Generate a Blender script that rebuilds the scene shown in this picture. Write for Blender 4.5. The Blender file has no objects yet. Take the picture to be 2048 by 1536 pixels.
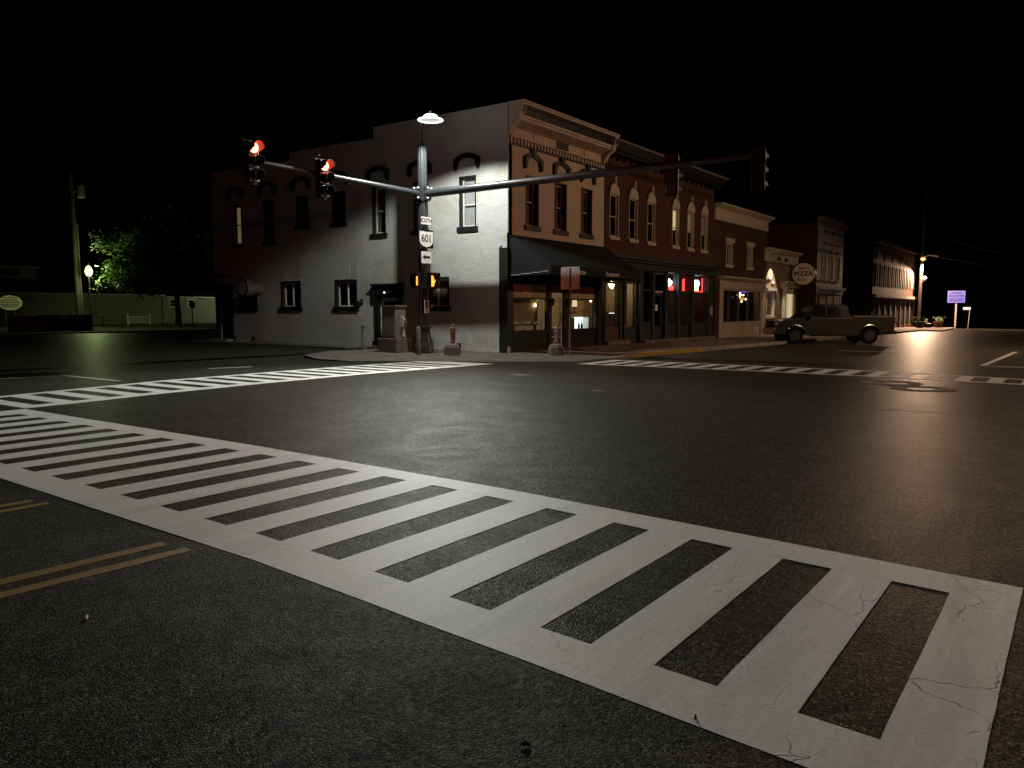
import bpy, bmesh, math, random
from mathutils import Vector, Matrix
random.seed(7)
sc = bpy.context.scene
R = math.radians
# ------------------------------------------------------------------ camera
cd = bpy.data.cameras.new('camera'); cam = bpy.data.objects.new('camera', cd)
sc.collection.objects.link(cam); sc.camera = cam
cd.sensor_width = 36; cd.lens = 28.125; cd.clip_end = 2000; cd.clip_start = 0.05
cam.location = (-22.79, -16.47, 1.55)
cam.rotation_euler = (R(90 - 5.303), 0, R(35.5 - 90))
# ------------------------------------------------------------------ night sky
w = bpy.data.worlds.new('World'); sc.world = w; w.use_nodes = True
nt = w.node_tree; bg = nt.nodes['Background']
sky = nt.nodes.new('ShaderNodeTexSky'); sky.sky_type = 'NISHITA'; sky.sun_disc = False
sky.sun_elevation = R(-6); sky.sun_rotation = R(200)
nt.links.new(sky.outputs[0], bg.inputs[0]); bg.inputs[1].default_value = 0.03
vs = sc.view_settings; vs.view_transform = 'Standard'; vs.look = 'None'; vs.exposure = 0; vs.gamma = 1
sc.cycles.use_denoising = True
sc.cycles.max_bounces = 5; sc.cycles.sample_clamp_indirect = 4
C = sc.collection
# street lights that reach the scene from lamps: (location, aim, power W, colour, cone deg, blend, radius)
LED = (0.95, 1.0, 0.945); SOD = (1.0, 0.64, 0.40)
LAMPS = dict(
    led_down=((-3.1, 0.75, 7.52), (-3.1, 0.75, 0), 1650, LED, 151, 0.26, 0.05),
    led_street=((-3.1, 0.75, 7.36), (-17.4, -6.8, 0), 7800, LED, 92, 1.0, 0.16),
    corner_lamp=((-17.7, -19.2, 7.4), (-17.9, -18.0, 0), 290, (1.0, .93, .80), 150, 0.5, 0.10),
    red_far=((-13.2, -19.3, 5.75), (0, 7.5, 5.2), 950, (1, .07, .045), 62, 1.0, 0.1),
    sodium_near=((13.0, -19.0, 8.3), (10.0, -6.0, 0), 3400, SOD, 165, 0.3, 0.12),
    sodium_far=((79.5, -1.2, 6.98), (78, -5, 0), 18000, SOD, 165, 0.3, 0.12),
)
def spot(name, parent, loc, aim, power, col, cone, blend, rad):
    l = bpy.data.lights.new(name, 'SPOT'); l.energy = power; l.color = col
    l.spot_size = R(cone); l.spot_blend = blend; l.shadow_soft_size = rad
    o = bpy.data.objects.new(name, l); C.objects.link(o)
    d = Vector(aim) - Vector(loc)
    o.rotation_euler = d.to_track_quat('-Z', 'Y').to_euler()
    o.location = Vector(loc) - (WL.get(parent.name, Vector()) if parent else Vector())
    o.parent = parent
    return o
def point(name, parent, loc, power, col, rad=0.08):
    l = bpy.data.lights.new(name, 'POINT'); l.energy = power; l.color = col; l.shadow_soft_size = rad
    o = bpy.data.objects.new(name, l); C.objects.link(o)
    o.location = Vector(loc) - (WL.get(parent.name, Vector()) if parent else Vector()); o.parent = parent
    return o
WL = {}
# ------------------------------------------------------------------ materials
def newmat(name):
    m = bpy.data.materials.new(name); m.use_nodes = True
    n = m.node_tree.nodes; return m, n, m.node_tree.links, n['Principled BSDF']
def pos(n):
    return n.new('ShaderNodeNewGeometry').outputs['Position']
def noise(n, l, vec, scale, detail=4, rough=.6, dist=0):
    t = n.new('ShaderNodeTexNoise'); t.inputs['Scale'].default_value = scale
    t.inputs['Detail'].default_value = detail; t.inputs['Roughness'].default_value = rough
    t.inputs['Distortion'].default_value = dist
    if vec is not None: l.new(vec, t.inputs['Vector'])
    return t.outputs['Fac']
def ramp(n, l, fac, stops):
    r = n.new('ShaderNodeValToRGB'); e = r.color_ramp.elements
    e[0].position, e[0].color = stops[0][0], (*stops[0][1], 1); e[1].position, e[1].color = stops[-1][0], (*stops[-1][1], 1)
    for p, c in stops[1:-1]:
        x = e.new(p); x.color = (*c, 1)
    l.new(fac, r.inputs[0]); return r.outputs[0]
def mixc(n, l, fac, a, b, mode='MIX'):
    m = n.new('ShaderNodeMix'); m.data_type = 'RGBA'; m.blend_type = mode
    for s, v in ((m.inputs[0], fac), (m.inputs[6], a), (m.inputs[7], b)):
        if hasattr(v, 'is_output') or isinstance(v, bpy.types.NodeSocket): l.new(v, s)
        else: s.default_value = v if isinstance(v, (int, float)) else (*v, 1)
    return m.outputs[2]
def math_(n, l, op, a, b=0.5):
    m = n.new('ShaderNodeMath'); m.operation = op
    for s, v in ((m.inputs[0], a), (m.inputs[1], b)):
        if isinstance(v, bpy.types.NodeSocket): l.new(v, s)
        else: s.default_value = v
    return m.outputs[0]
def bump(n, l, b, h, strength, dist):
    x = n.new('ShaderNodeBump'); x.inputs['Strength'].default_value = strength; x.inputs['Distance'].default_value = dist
    l.new(h, x.inputs['Height']); l.new(x.outputs[0], b.inputs['Normal']); return x
def plain(name, col, rough=.6, metal=0, var=.25, scale=6, spec=.5, bumps=.0, rv=.12):
    m, n, l, b = newmat(name); p = n.new('ShaderNodeTexCoord').outputs['Object']
    f = noise(n, l, p, scale, 5, .65)
    lo = [c * (1 - var) for c in col]; hi = [min(1, c * (1 + var)) for c in col]
    l.new(ramp(n, l, f, [(.3, lo), (.7, hi)]), b.inputs['Base Color'])
    f2 = noise(n, l, p, scale * 5, 3)
    mr = n.new('ShaderNodeMapRange'); mr.inputs[3].default_value = max(.03, rough - rv); mr.inputs[4].default_value = min(1, rough + rv)
    l.new(f2, mr.inputs[0]); l.new(mr.outputs[0], b.inputs['Roughness'])
    b.inputs['Metallic'].default_value = metal; b.inputs['Specular IOR Level'].default_value = spec
    if bumps: bump(n, l, b, f2, .5, bumps)
    return m
def emit(name, col, strength, base=(.02, .02, .02)):
    m, n, l, b = newmat(name); b.inputs['Base Color'].default_value = (*base, 1)
    b.inputs['Emission Color'].default_value = (*col, 1); b.inputs['Emission Strength'].default_value = strength
    return m
def brickmat(name, c1, c2, mortar, rough=.8, bd=.012, stain=None, bw=.215, rh=.075, str_=.7):
    m, n, l, b = newmat(name); P = pos(n)
    s = n.new('ShaderNodeSeparateXYZ'); l.new(P, s.inputs[0])
    u = math_(n, l, 'ADD', s.outputs[0], s.outputs[1])
    jn = noise(n, l, P, 9, 3)
    u = math_(n, l, 'ADD', u, math_(n, l, 'MULTIPLY', jn, .02))
    c = n.new('ShaderNodeCombineXYZ'); l.new(u, c.inputs[0]); l.new(s.outputs[2], c.inputs[1])
    t = n.new('ShaderNodeTexBrick'); l.new(c.outputs[0], t.inputs['Vector'])
    t.inputs['Scale'].default_value = 1; t.inputs['Brick Width'].default_value = bw; t.inputs['Row Height'].default_value = rh
    t.inputs['Mortar Size'].default_value = .009; t.inputs['Mortar Smooth'].default_value = .4
    t.inputs['Color1'].default_value = (*c1, 1); t.inputs['Color2'].default_value = (*c2, 1); t.inputs['Mortar'].default_value = (*mortar, 1)
    col = t.outputs['Color']
    big = noise(n, l, P, .8, 6, .65)
    col = mixc(n, l, math_(n, l, 'MULTIPLY', big, .7), col, tuple(x * .55 for x in c1))
    if stain:
        for sc_, th, colr, amt in stain:
            f = noise(n, l, P, sc_, 7, .62, .6)
            r = ramp(n, l, f, [(th, (0, 0, 0)), (th + .07, (1, 1, 1))])
            col = mixc(n, l, math_(n, l, 'MULTIPLY', r, amt), col, colr)
    l.new(col, b.inputs['Base Color']); b.inputs['Roughness'].default_value = rough
    b.inputs['Specular IOR Level'].default_value = .3
    rel = noise(n, l, P, 26, 4, .7)
    lump = noise(n, l, P, 5, 3, .6)
    h = math_(n, l, 'ADD', math_(n, l, 'MULTIPLY', t.outputs['Fac'], -1.0), math_(n, l, 'MULTIPLY', rel, .8))
    h = math_(n, l, 'ADD', h, math_(n, l, 'MULTIPLY', lump, 1.2))
    bump(n, l, b, h, str_, bd)
    return m
def asphalt(name, k=1.0, rlo=.34, rhi=.50, spec=.011, cell=95, bd=.0034):
    m, n, l, b = newmat(name); P = pos(n)
    vo = n.new('ShaderNodeTexVoronoi'); vo.inputs['Scale'].default_value = cell; vo.inputs['Randomness'].default_value = 1; l.new(P, vo.inputs['Vector'])
    sx = n.new('ShaderNodeSeparateColor'); l.new(vo.outputs['Color'], sx.inputs[0])
    g2 = noise(n, l, P, 45, 4, .8); big = noise(n, l, P, .45, 6, .7, .5); mid = noise(n, l, P, 6, 4, .7)
    mp = n.new('ShaderNodeMapping'); mp.inputs['Scale'].default_value = (3.0, .25, 1); l.new(P, mp.inputs[0])
    mp2 = n.new('ShaderNodeMapping'); mp2.inputs['Scale'].default_value = (.25, 3.0, 1); l.new(P, mp2.inputs[0])
    st = noise(n, l, mp.outputs[0], .9, 5, .7, .4); st2 = noise(n, l, mp2.outputs[0], .9, 5, .7, .4)
    base = ramp(n, l, sx.outputs[0], [(.0, (.006, .0057, .005)), (.5, (.024, .0228, .021)), (.78, (.066, .063, .057)), (1.0, (.22, .21, .19))])
    base = mixc(n, l, math_(n, l, 'MULTIPLY', g2, .3), base, (.012, .0115, .0105))
    base = mixc(n, l, math_(n, l, 'MULTIPLY', big, .5), base, (.022, .021, .019))
    mark = ramp(n, l, st, [(.54, (0, 0, 0)), (.70, (1, 1, 1))])
    base = mixc(n, l, math_(n, l, 'MULTIPLY', mark, .45), base, (.010, .0095, .009))
    mark2 = ramp(n, l, st2, [(.56, (0, 0, 0)), (.72, (1, 1, 1))])
    base = mixc(n, l, math_(n, l, 'MULTIPLY', mark2, .25), base, (.06, .058, .053))
    spots = ramp(n, l, noise(n, l, P, 3.1, 3, .7), [(.66, (0, 0, 0)), (.70, (1, 1, 1))])
    base = mixc(n, l, math_(n, l, 'MULTIPLY', spots, .6), base, (.008, .0075, .007))
    base = mixc(n, l, 1.0, base, (k * 1.12, k * 1.09, k * 1.02), 'MULTIPLY')
    l.new(base, b.inputs['Base Color'])
    rr = n.new('ShaderNodeMapRange'); rr.inputs[3].default_value = rlo; rr.inputs[4].default_value = rhi
    l.new(math_(n, l, 'ADD', math_(n, l, 'MULTIPLY', big, .5), math_(n, l, 'MULTIPLY', st2, .5)), rr.inputs[0]); l.new(rr.outputs[0], b.inputs['Roughness'])
    cg = noise(n, l, P, 27, 4, .8)
    sw = ramp(n, l, noise(n, l, P, 1.1, 5, .75, 2.5), [(.45, (0, 0, 0)), (.62, (1, 1, 1))])
    sp = math_(n, l, 'MULTIPLY', ramp(n, l, cg, [(.38, (.15, .15, .15)), (.62, (1, 1, 1))]), spec * 1.9)
    sp = math_(n, l, 'MULTIPLY', sp, math_(n, l, 'ADD', math_(n, l, 'MULTIPLY', sw, .7), math_(n, l, 'ADD', math_(n, l, 'MULTIPLY', big, .9), .25)))
    l.new(sp, b.inputs['Specular IOR Level'])
    h = math_(n, l, 'ADD', math_(n, l, 'MULTIPLY', vo.outputs['Distance'], -1.0), math_(n, l, 'MULTIPLY', g2, .5))
    h = math_(n, l, 'ADD', h, math_(n, l, 'MULTIPLY', sx.outputs[1], .35))
    h = math_(n, l, 'ADD', h, math_(n, l, 'MULTIPLY', mid, .6))
    h = math_(n, l, 'ADD', h, math_(n, l, 'MULTIPLY', cg, 1.6))
    bump(n, l, b, h, 1.0, bd)
    return m
def roadpaint(name, col, wear=.35, crack=True):
    m, n, l, b = newmat(name); P = pos(n)
    fine = noise(n, l, P, 34, 5, .85); big = noise(n, l, P, 1.3, 6, .65, .4)
    mp = n.new('ShaderNodeMapping'); mp.inputs['Rotation'].default_value = (0, 0, .5); mp.inputs['Scale'].default_value = (1.2, 14, 1); l.new(P, mp.inputs[0])
    scr = noise(n, l, mp.outputs[0], 1.6, 5, .7)
    c = mixc(n, l, math_(n, l, 'MULTIPLY', big, .55), col, tuple(x * .62 for x in col))
    c = mixc(n, l, math_(n, l, 'MULTIPLY', ramp(n, l, fine, [(.38, (0, 0, 0)), (.62, (1, 1, 1))]), .5), c, tuple(x * .55 for x in col))
    sm = ramp(n, l, scr, [(.5, (0, 0, 0)), (.68, (1, 1, 1))])
    c = mixc(n, l, math_(n, l, 'MULTIPLY', sm, .35), c, tuple(min(1, x * 1.15) for x in col))
    chips = ramp(n, l, noise(n, l, P, 14, 5, .75), [(.30, (1, 1, 1)), (.34, (0, 0, 0))])
    c = mixc(n, l, math_(n, l, 'MULTIPLY', chips, wear), c, (.03, .029, .027))
    mp3 = n.new('ShaderNodeMapping'); mp3.inputs['Rotation'].default_value = (0, 0, -.75); mp3.inputs['Scale'].default_value = (.35, 2.6, 1); l.new(P, mp3.inputs[0])
    tyre = ramp(n, l, noise(n, l, mp3.outputs[0], .8, 5, .65, .3), [(.50, (0, 0, 0)), (.66, (1, 1, 1))])
    c = mixc(n, l, math_(n, l, 'MULTIPLY', tyre, .38), c, tuple(x * .38 for x in col))
    h = math_(n, l, 'MULTIPLY', fine, .5)
    if crack:
        dn = n.new('ShaderNodeTexNoise'); dn.inputs['Scale'].default_value = 2.2; dn.inputs['Detail'].default_value = 5; l.new(P, dn.inputs['Vector'])
        vm = n.new('ShaderNodeVectorMath'); vm.operation = 'MULTIPLY_ADD'; l.new(dn.outputs['Color'], vm.inputs[0]); vm.inputs[1].default_value = (.5, .5, .0); l.new(P, vm.inputs[2])
        vo = n.new('ShaderNodeTexVoronoi'); vo.feature = 'DISTANCE_TO_EDGE'; vo.inputs['Scale'].default_value = 1.9; l.new(vm.outputs[0], vo.inputs['Vector'])
        ln = ramp(n, l, vo.outputs['Distance'], [(.002, (1, 1, 1)), (.008, (0, 0, 0))])
        # cracks open where the ground is broken: towards the southern end of the crossing
        s = n.new('ShaderNodeSeparateXYZ'); l.new(P, s.inputs[0])
        gr = n.new('ShaderNodeMapRange'); gr.inputs[1].default_value = -14.2; gr.inputs[2].default_value = -15.4; l.new(s.outputs[1], gr.inputs[0])
        msk = ramp(n, l, noise(n, l, P, 1.1, 2), [(.47, (0, 0, 0)), (.55, (1, 1, 1))])
        ck = math_(n, l, 'MULTIPLY', math_(n, l, 'MULTIPLY', ln, msk), gr.outputs[0])
        c = mixc(n, l, math_(n, l, 'MULTIPLY', ck, .7), c, (.03, .028, .025))
        h = math_(n, l, 'SUBTRACT', h, ck)
    l.new(c, b.inputs['Base Color']); b.inputs['Roughness'].default_value = .58
    b.inputs['Specular IOR Level'].default_value = .22
    bump(n, l, b, h, .8, .007)
    return m
def glass(name, tint=(.9, .9, .9), rough=.03):
    m = bpy.data.materials.new(name); m.use_nodes = True; n = m.node_tree.nodes; l = m.node_tree.links
    n.remove(n['Principled BSDF']); o = n['Material Output']
    t = n.new('ShaderNodeBsdfTransparent'); t.inputs[0].default_value = (*tint, 1)
    g = n.new('ShaderNodeBsdfGlossy'); g.inputs['Roughness'].default_value = rough
    f = n.new('ShaderNodeLayerWeight')
    fr = math_(n, l, 'ADD', math_(n, l, 'MULTIPLY', math_(n, l, 'POWER', f.outputs['Facing'], 5.0), .9), .03)
    mx = n.new('ShaderNodeMixShader'); l.new(fr, mx.inputs[0]); l.new(t.outputs[0], mx.inputs[1]); l.new(g.outputs[0], mx.inputs[2])
    l.new(mx.outputs[0], o.inputs[0]); return m
M = dict(
    asphalt=asphalt('asphalt'), old_asphalt=asphalt('old_asphalt', .95, .55, .75, .04, 105, .004),
    white_paint=roadpaint('crosswalk_paint', (.80, .78, .74)),
    old_paint=roadpaint('old_paint', (.55, .53, .49), .7, False),
    yellow_paint=roadpaint('yellow_paint', (.30, .19, .03), .75, False),
    concrete=plain('concrete', (.26, .24, .21), .85, 0, .35, 2.5, .3, .004),
    plaza=plain('plaza_concrete', (.13, .118, .098), .9, 0, .35, 1.4, .15, .004),
    concrete_dark=plain('concrete_dark', (.16, .13, .11), .85, 0, .35, 5, .3, .006),
    kerb_yellow=plain('kerb_yellow', (.38, .24, .05), .7, 0, .4, 4),
    white_brick=brickmat('white_brick', (.62, .62, .59), (.56, .56, .53), (.44, .44, .42), .75, .02,
                         [(.55, .52, (.42, .37, .28), .6), (.33, .55, (.34, .34, .33), .55), (1.3, .57, (.46, .36, .33), .45), (2.6, .64, (.30, .27, .25), .35)], str_=.85),
    cream_brick=brickmat('cream_brick', (.72, .58, .43), (.64, .51, .38), (.50, .41, .31), .75, .01),
    red_brick=brickmat('red_brick', (.098, .040, .024), (.064, .027, .018), (.075, .050, .036), .85, .012),
    dark_brick=brickmat('dark_brick', (.075, .033, .023), (.058, .026, .018), (.062, .045, .034), .85, .012),
    tan_brick=brickmat('tan_brick', (.34, .24, .15), (.27, .17, .10), (.24, .2, .15), .85, .012),
    cream=plain('cream_trim', (.46, .39, .30), .6, 0, .15, 3),
    offwhite=plain('offwhite', (.62, .60, .55), .5, 0, .12, 4),
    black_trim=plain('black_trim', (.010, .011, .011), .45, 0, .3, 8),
    green_trim=plain('green_trim', (.028, .040, .038), .5, 0, .3, 5),
    sill_brown=plain('sill_brown', (.035, .022, .016), .6),
    canvas=plain('awning_canvas', (.0045, .006, .006), .8, 0, .2, 3, .3),
    black_metal=plain('black_metal', (.018, .019, .020), .42, .0, .3, 9, .5),
    pole_metal=plain('pole_metal', (.024, .028, .031), .40, .0, .25, 7, .6),
    steel=plain('steel', (.42, .42, .41), .4, .9, .15, 8),
    bolt=plain('bolt', (.75, .75, .72), .35, .3, .1),
    alum=plain('sheet_aluminium', (.42, .42, .42), .42, .6, .15, 7),
    signwhite=plain('sign_white', (.80, .78, .75), .5, 0, .06, 8),
    signblack=plain('sign_black', (.006, .006, .006), .7, 0, .2, 6, .25),
    wood_pole=plain('wood_pole', (.05, .042, .033), .85, 0, .35, 6, .3, .01),
    rust=plain('rust', (.34, .17, .08), .8, 0, .5, 12, .3, .01),
    bollard=plain('bollard', (.15, .125, .105), .7, 0, .25, 6),
    cabinet=plain('cabinet', (.20, .155, .115), .6, 0, .25, 4, .4, .003),
    shutter=plain('interior_tan', (.42, .31, .19), .8, 0, .35, 9, .3),
    interior=plain('interior_brown', (.13, .085, .05), .7, 0, .5, 2.5),
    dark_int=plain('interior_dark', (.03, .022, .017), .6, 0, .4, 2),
    blind=plain('blind', (.45, .46, .45), .7, 0, .1, 3),
    redbrown=plain('red_wood', (.09, .035, .025), .6),
    glass=glass('glass'), darkglass=plain('dark_glass', (.006, .007, .008), .06, 0, .1, 1, .5, 0, .01),
    siding=plain('siding', (.26, .25, .19), .7, 0, .12, 2),
    roofing=plain('roofing', (.015, .015, .014), .9),
    grass=plain('grass', (.035, .05, .018), .95, 0, .5, 1.2, .2, .03),
    bark=plain('bark', (.05, .04, .028), .95, 0, .4, 5, .2, .02),
    tyre=plain('tyre', (.006, .006, .006), .9, 0, .2, 6, .15), rim=plain('rim', (.06, .06, .062), .4, .7),
    carpaint=plain('carpaint', (.060, .055, .048), .26, .5, .03, .6, .5, 0, .02), chrome=plain('chrome', (.45, .44, .42), .22, 1, .05),
    carblack=plain('carblack', (.005, .005, .006), .55, 0, .1, 1, .2, 0, .02), lamp_glass=plain('lamp_glass', (.55, .55, .52), .15, .4, .05),
    led=emit('led_emit', LED, 60), led_rim=emit('led_rim', LED, 3.2, (.6, .6, .6)),
    red_on=emit('red_on', (1, .075, .04), 30), red_dim=emit('red_glow', (1, .02, .02), 1.6), lens_off=plain('lens_off', (.05, .035, .025), .2, 0, .1),
    hand=emit('hand_on', (1, .26, .03), 3.2), hand_halo=emit('hand_halo', (1, .10, .01), 1.2),
    sodium=emit('sodium_bulb', (1, .52, .14), 2.2), acorn=emit('acorn_glass', (.82, 1, .34), 2.0),
    warm=emit('warm_bulb', (1, .82, .45), 14), warm_soft=emit('warm_shade', (1, .72, .38), 1.1), white_case=emit('case_light', (.85, 1, .93), 2.4),
    neon_white=emit('neon_white', (.85, .93, 1), 14), neon_red=emit('neon_red', (1, .03, .03), 6), neon_yel=emit('neon_yellow', (1, .75, .25), 10),
    neon_cyan=emit('neon_cyan', (.45, .75, 1), 5), neon_violet=emit('neon_violet', (.3, .12, 1), 1.2),
    lit_blind=emit('lit_blind', (1, .78, .34), .8, (.3, .25, .15)), lit_dim=emit('lit_blind_dim', (1, .66, .32), .15, (.3, .25, .15)), lit_faint=emit('lit_blind_faint', (1, .65, .35), .05, (.2, .16, .12)),
    violet=emit('violet_panel', (.22, .15, 1), .75), violet_hi=emit('violet_edge', (.45, .38, 1), .9), violet_ink=plain('violet_ink', (.01, .008, .06), .6),
    red_txt=plain('red_letter', (.30, .02, .015), .5), signcream=plain('sign_cream', (.62, .55, .45), .5, 0, .1),
    letter=plain('letter_white', (.88, .86, .82), .5), stone=plain('stone', (.20, .14, .10), .9, 0, .4, 6, .2, .02),
    hedge=plain('hedge_green', (.015, .02, .008), .9),
)
def leafmat():
    m, n, l, b = newmat('leaf'); f = noise(n, l, n.new('ShaderNodeTexCoord').outputs['Object'], 1.4, 3)
    l.new(ramp(n, l, f, [(.3, (.030, .065, .012)), (.7, (.075, .13, .025))]), b.inputs['Base Color'])
    b.inputs['Roughness'].default_value = .6; return m
M['leaf'] = leafmat()
# ------------------------------------------------------------------ mesh helpers
V = Vector
class Fr:                                   # facade frame: u along the wall, n outwards, z up
    def __init__(s, o, U, N): s.o, s.U, s.N = V(o), V(U), V(N)
    def __call__(s, u, n, z): return s.o + s.U * u + s.N * n + V((0, 0, z))
WX = Fr((0, 0, 0), (0, 1, 0), (-1, 0, 0))   # white wall: u = +y, out = -x
FX = Fr((0, 0, 0), (1, 0, 0), (0, -1, 0))   # street fronts: u = +x, out = -y
class MB:
    def __init__(s): s.v, s.f = [], []
    def add(s, vs, fs):
        k = len(s.v); s.v += [V(x) for x in vs]; s.f += [[i + k for i in f] for f in fs]; return s
    def hexa(s, p): return s.add(p, [(0, 3, 2, 1), (4, 5, 6, 7), (0, 1, 5, 4), (1, 2, 6, 5), (2, 3, 7, 6), (3, 0, 4, 7)])
    def box(s, x0, x1, y0, y1, z0, z1):
        return s.hexa([(x0, y0, z0), (x1, y0, z0), (x1, y1, z0), (x0, y1, z0), (x0, y0, z1), (x1, y0, z1), (x1, y1, z1), (x0, y1, z1)])
    def fb(s, F, u0, u1, n0, n1, z0, z1):
        return s.hexa([F(u0, n0, z0), F(u1, n0, z0), F(u1, n1, z0), F(u0, n1, z0), F(u0, n0, z1), F(u1, n0, z1), F(u1, n1, z1), F(u0, n1, z1)])
    def obox(s, c, ax, ay, az):
        c, ax, ay, az = V(c), V(ax), V(ay), V(az)
        return s.hexa([c - ax - ay - az, c + ax - ay - az, c + ax + ay - az, c - ax + ay - az, c - ax - ay + az, c + ax - ay + az, c + ax + ay + az, c - ax + ay + az])
    def quad(s, *p): return s.add(p, [tuple(range(len(p)))])
    def prism(s, poly, d):                    # polygon (3-D points) extruded by d
        k = len(poly); d = V(d); p = [V(x) for x in poly]
        return s.add(p + [x + d for x in p], [tuple(range(k)), tuple(range(2 * k - 1, k - 1, -1))] + [(i, i + k, (i + 1) % k + k, (i + 1) % k) for i in range(k)])
    def tube(s, pts, r, n=10, cap=True):
        pts = [V(p) for p in pts]; rs = r if isinstance(r, (list, tuple)) else [r] * len(pts)
        vs = []; prev = None
        for i, p in enumerate(pts):
            t = (pts[min(i + 1, len(pts) - 1)] - pts[max(i - 1, 0)]).normalized()
            a = V((0, 0, 1)) if abs(t.z) < .95 else V((1, 0, 0))
            x = (prev - t * prev.dot(t)).normalized() if prev is not None else t.cross(a).normalized()
            prev = x; y = t.cross(x)
            vs += [p + (x * math.cos(2 * math.pi * k / n) + y * math.sin(2 * math.pi * k / n)) * rs[i] for k in range(n)]
        fs = [(i * n + k, i * n + (k + 1) % n, (i + 1) * n + (k + 1) % n, (i + 1) * n + k) for i in range(len(pts) - 1) for k in range(n)]
        if cap: fs += [tuple(range(n - 1, -1, -1)), tuple((len(pts) - 1) * n + k for k in range(n))]
        return s.add(vs, fs)
    def lathe(s, c, prof, n=16, flute=0):
        c = V(c); vs = []
        for r, z in prof:
            for k in range(n):
                a = 2 * math.pi * k / n; rr = r * (1 - flute * (k % 2))
                vs.append(c + V((rr * math.cos(a), rr * math.sin(a), z)))
        fs = [(i * n + k, i * n + (k + 1) % n, (i + 1) * n + (k + 1) % n, (i + 1) * n + k) for i in range(len(prof) - 1) for k in range(n)]
        fs += [tuple(range(n - 1, -1, -1)), tuple((len(prof) - 1) * n + k for k in range(n))]
        return s.add(vs, fs)
    def disc(s, c, axis, r, n=20, th=.01):
        a = V(axis).normalized(); return s.tube([V(c) - a * th / 2, V(c) + a * th / 2], r, n)
    def wall(s, F, u0, u1, z0, z1, t, holes):
        us = sorted({u0, u1} | {x for h in holes for x in h[:2] if u0 < x < u1}); zs = sorted({z0, z1} | {x for h in holes for x in h[2:] if z0 < x < z1})
        for a, b in zip(us, us[1:]):
            for c, d in zip(zs, zs[1:]):
                if any(h[0] <= (a + b) / 2 <= h[1] and h[2] <= (c + d) / 2 <= h[3] for h in holes): continue
                s.quad(F(a, 0, c), F(b, 0, c), F(b, 0, d), F(a, 0, d)); s.quad(F(a, -t, c), F(a, -t, d), F(b, -t, d), F(b, -t, c))
        for h in holes + [(u0, u1, z0, z1)]:
            a, b, c, d = h
            s.quad(F(a, 0, c), F(a, 0, d), F(a, -t, d), F(a, -t, c)); s.quad(F(b, 0, c), F(b, -t, c), F(b, -t, d), F(b, 0, d))
            s.quad(F(a, 0, d), F(b, 0, d), F(b, -t, d), F(a, -t, d)); s.quad(F(a, 0, c), F(a, -t, c), F(b, -t, c), F(b, 0, c))
        return s
def tag(o, label=None, cat=None, group=None, kind=None):
    for k, v in (('label', label), ('category', cat), ('group', group), ('kind', kind)):
        if v: o[k] = v
    return o
def root(name, loc, label, cat, group=None):
    o = bpy.data.objects.new(name, None); C.objects.link(o); o.location = loc; o.empty_display_size = .2
    WL[o.name] = V(loc); return tag(o, label, cat, group)
def build(name, mb, mat, parent=None, smooth=False, loc=None, bevel=0, **kw):
    off = WL[parent.name] if parent else V(loc or (0, 0, 0))
    me = bpy.data.meshes.new(name); me.from_pydata([tuple(v - off) for v in mb.v], [], mb.f)
    bm = bmesh.new(); bm.from_mesh(me); bmesh.ops.recalc_face_normals(bm, faces=bm.faces); bm.to_mesh(me); bm.free()
    if smooth:
        me.polygons.foreach_set('use_smooth', [True] * len(me.polygons))
        try: me.set_sharp_from_angle(angle=R(40))
        except Exception: pass
    me.materials.append(M[mat] if isinstance(mat, str) else mat)
    o = bpy.data.objects.new(name, me); C.objects.link(o)
    if parent: o.parent = parent
    else: o.location = off
    WL[o.name] = off
    if bevel:
        b = o.modifiers.new('b', 'BEVEL'); b.width = bevel; b.segments = 2; b.limit_method = 'ANGLE'
    return tag(o, **kw)
def text(name, s, at, right, up, size, mat, parent, xs=1.0, align='CENTER', ext=.004, bold=0):
    c = bpy.data.curves.new(name, 'FONT'); c.body = s; c.size = size; c.extrude = ext; c.align_x = align; c.align_y = 'CENTER'; c.offset = bold
    c.materials.append(M[mat]); o = bpy.data.objects.new(name, c); C.objects.link(o); o.parent = parent
    r, u = V(right).normalized(), V(up).normalized(); n = r.cross(u)
    p = V(at) - WL[parent.name]
    o.matrix_local = Matrix(((r.x * xs, u.x, n.x, p.x), (r.y * xs, u.y, n.y, p.y), (r.z * xs, u.z, n.z, p.z), (0, 0, 0, 1)))
    me = bpy.data.meshes.new_from_object(o.evaluated_get(bpy.context.evaluated_depsgraph_get())); ml = o.matrix_local.copy()
    bpy.data.objects.remove(o); o = bpy.data.objects.new(name, me); C.objects.link(o); o.parent = parent; o.matrix_local = ml
    return o
def gz(x): return -0.007 * max(0, min(x, 80)) - .085 * max(0, x - 80)
def lerp_tab(tab, x):
    for (a, va), (b, vb) in zip(tab, tab[1:]):
        if x <= b or (b, vb) == tab[-1]: return va + (vb - va) * (x - a) / (b - a)
# ================================================================== SETTING
mb = MB()
xs = [-400, -120, -60, -30, -10, 0, 10, 20, 30, 40, 50, 60, 70, 80, 90, 110, 160, 400]; ys = [-400, -60, -25, -10, 0, 20, 60, 140, 400]
for a, b in zip(xs, xs[1:]):
    for c, d in zip(ys, ys[1:]): mb.quad((a, c, gz(a)), (b, c, gz(b)), (b, d, gz(b)), (a, d, gz(a)))
build('road', mb, 'asphalt', kind='structure')
build('road', MB().quad((-120, -60, .0012), (-19.9, -60, .0012), (-19.75, -3, .0012), (-120, -3, .0012)), 'old_asphalt', kind='structure')
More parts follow.
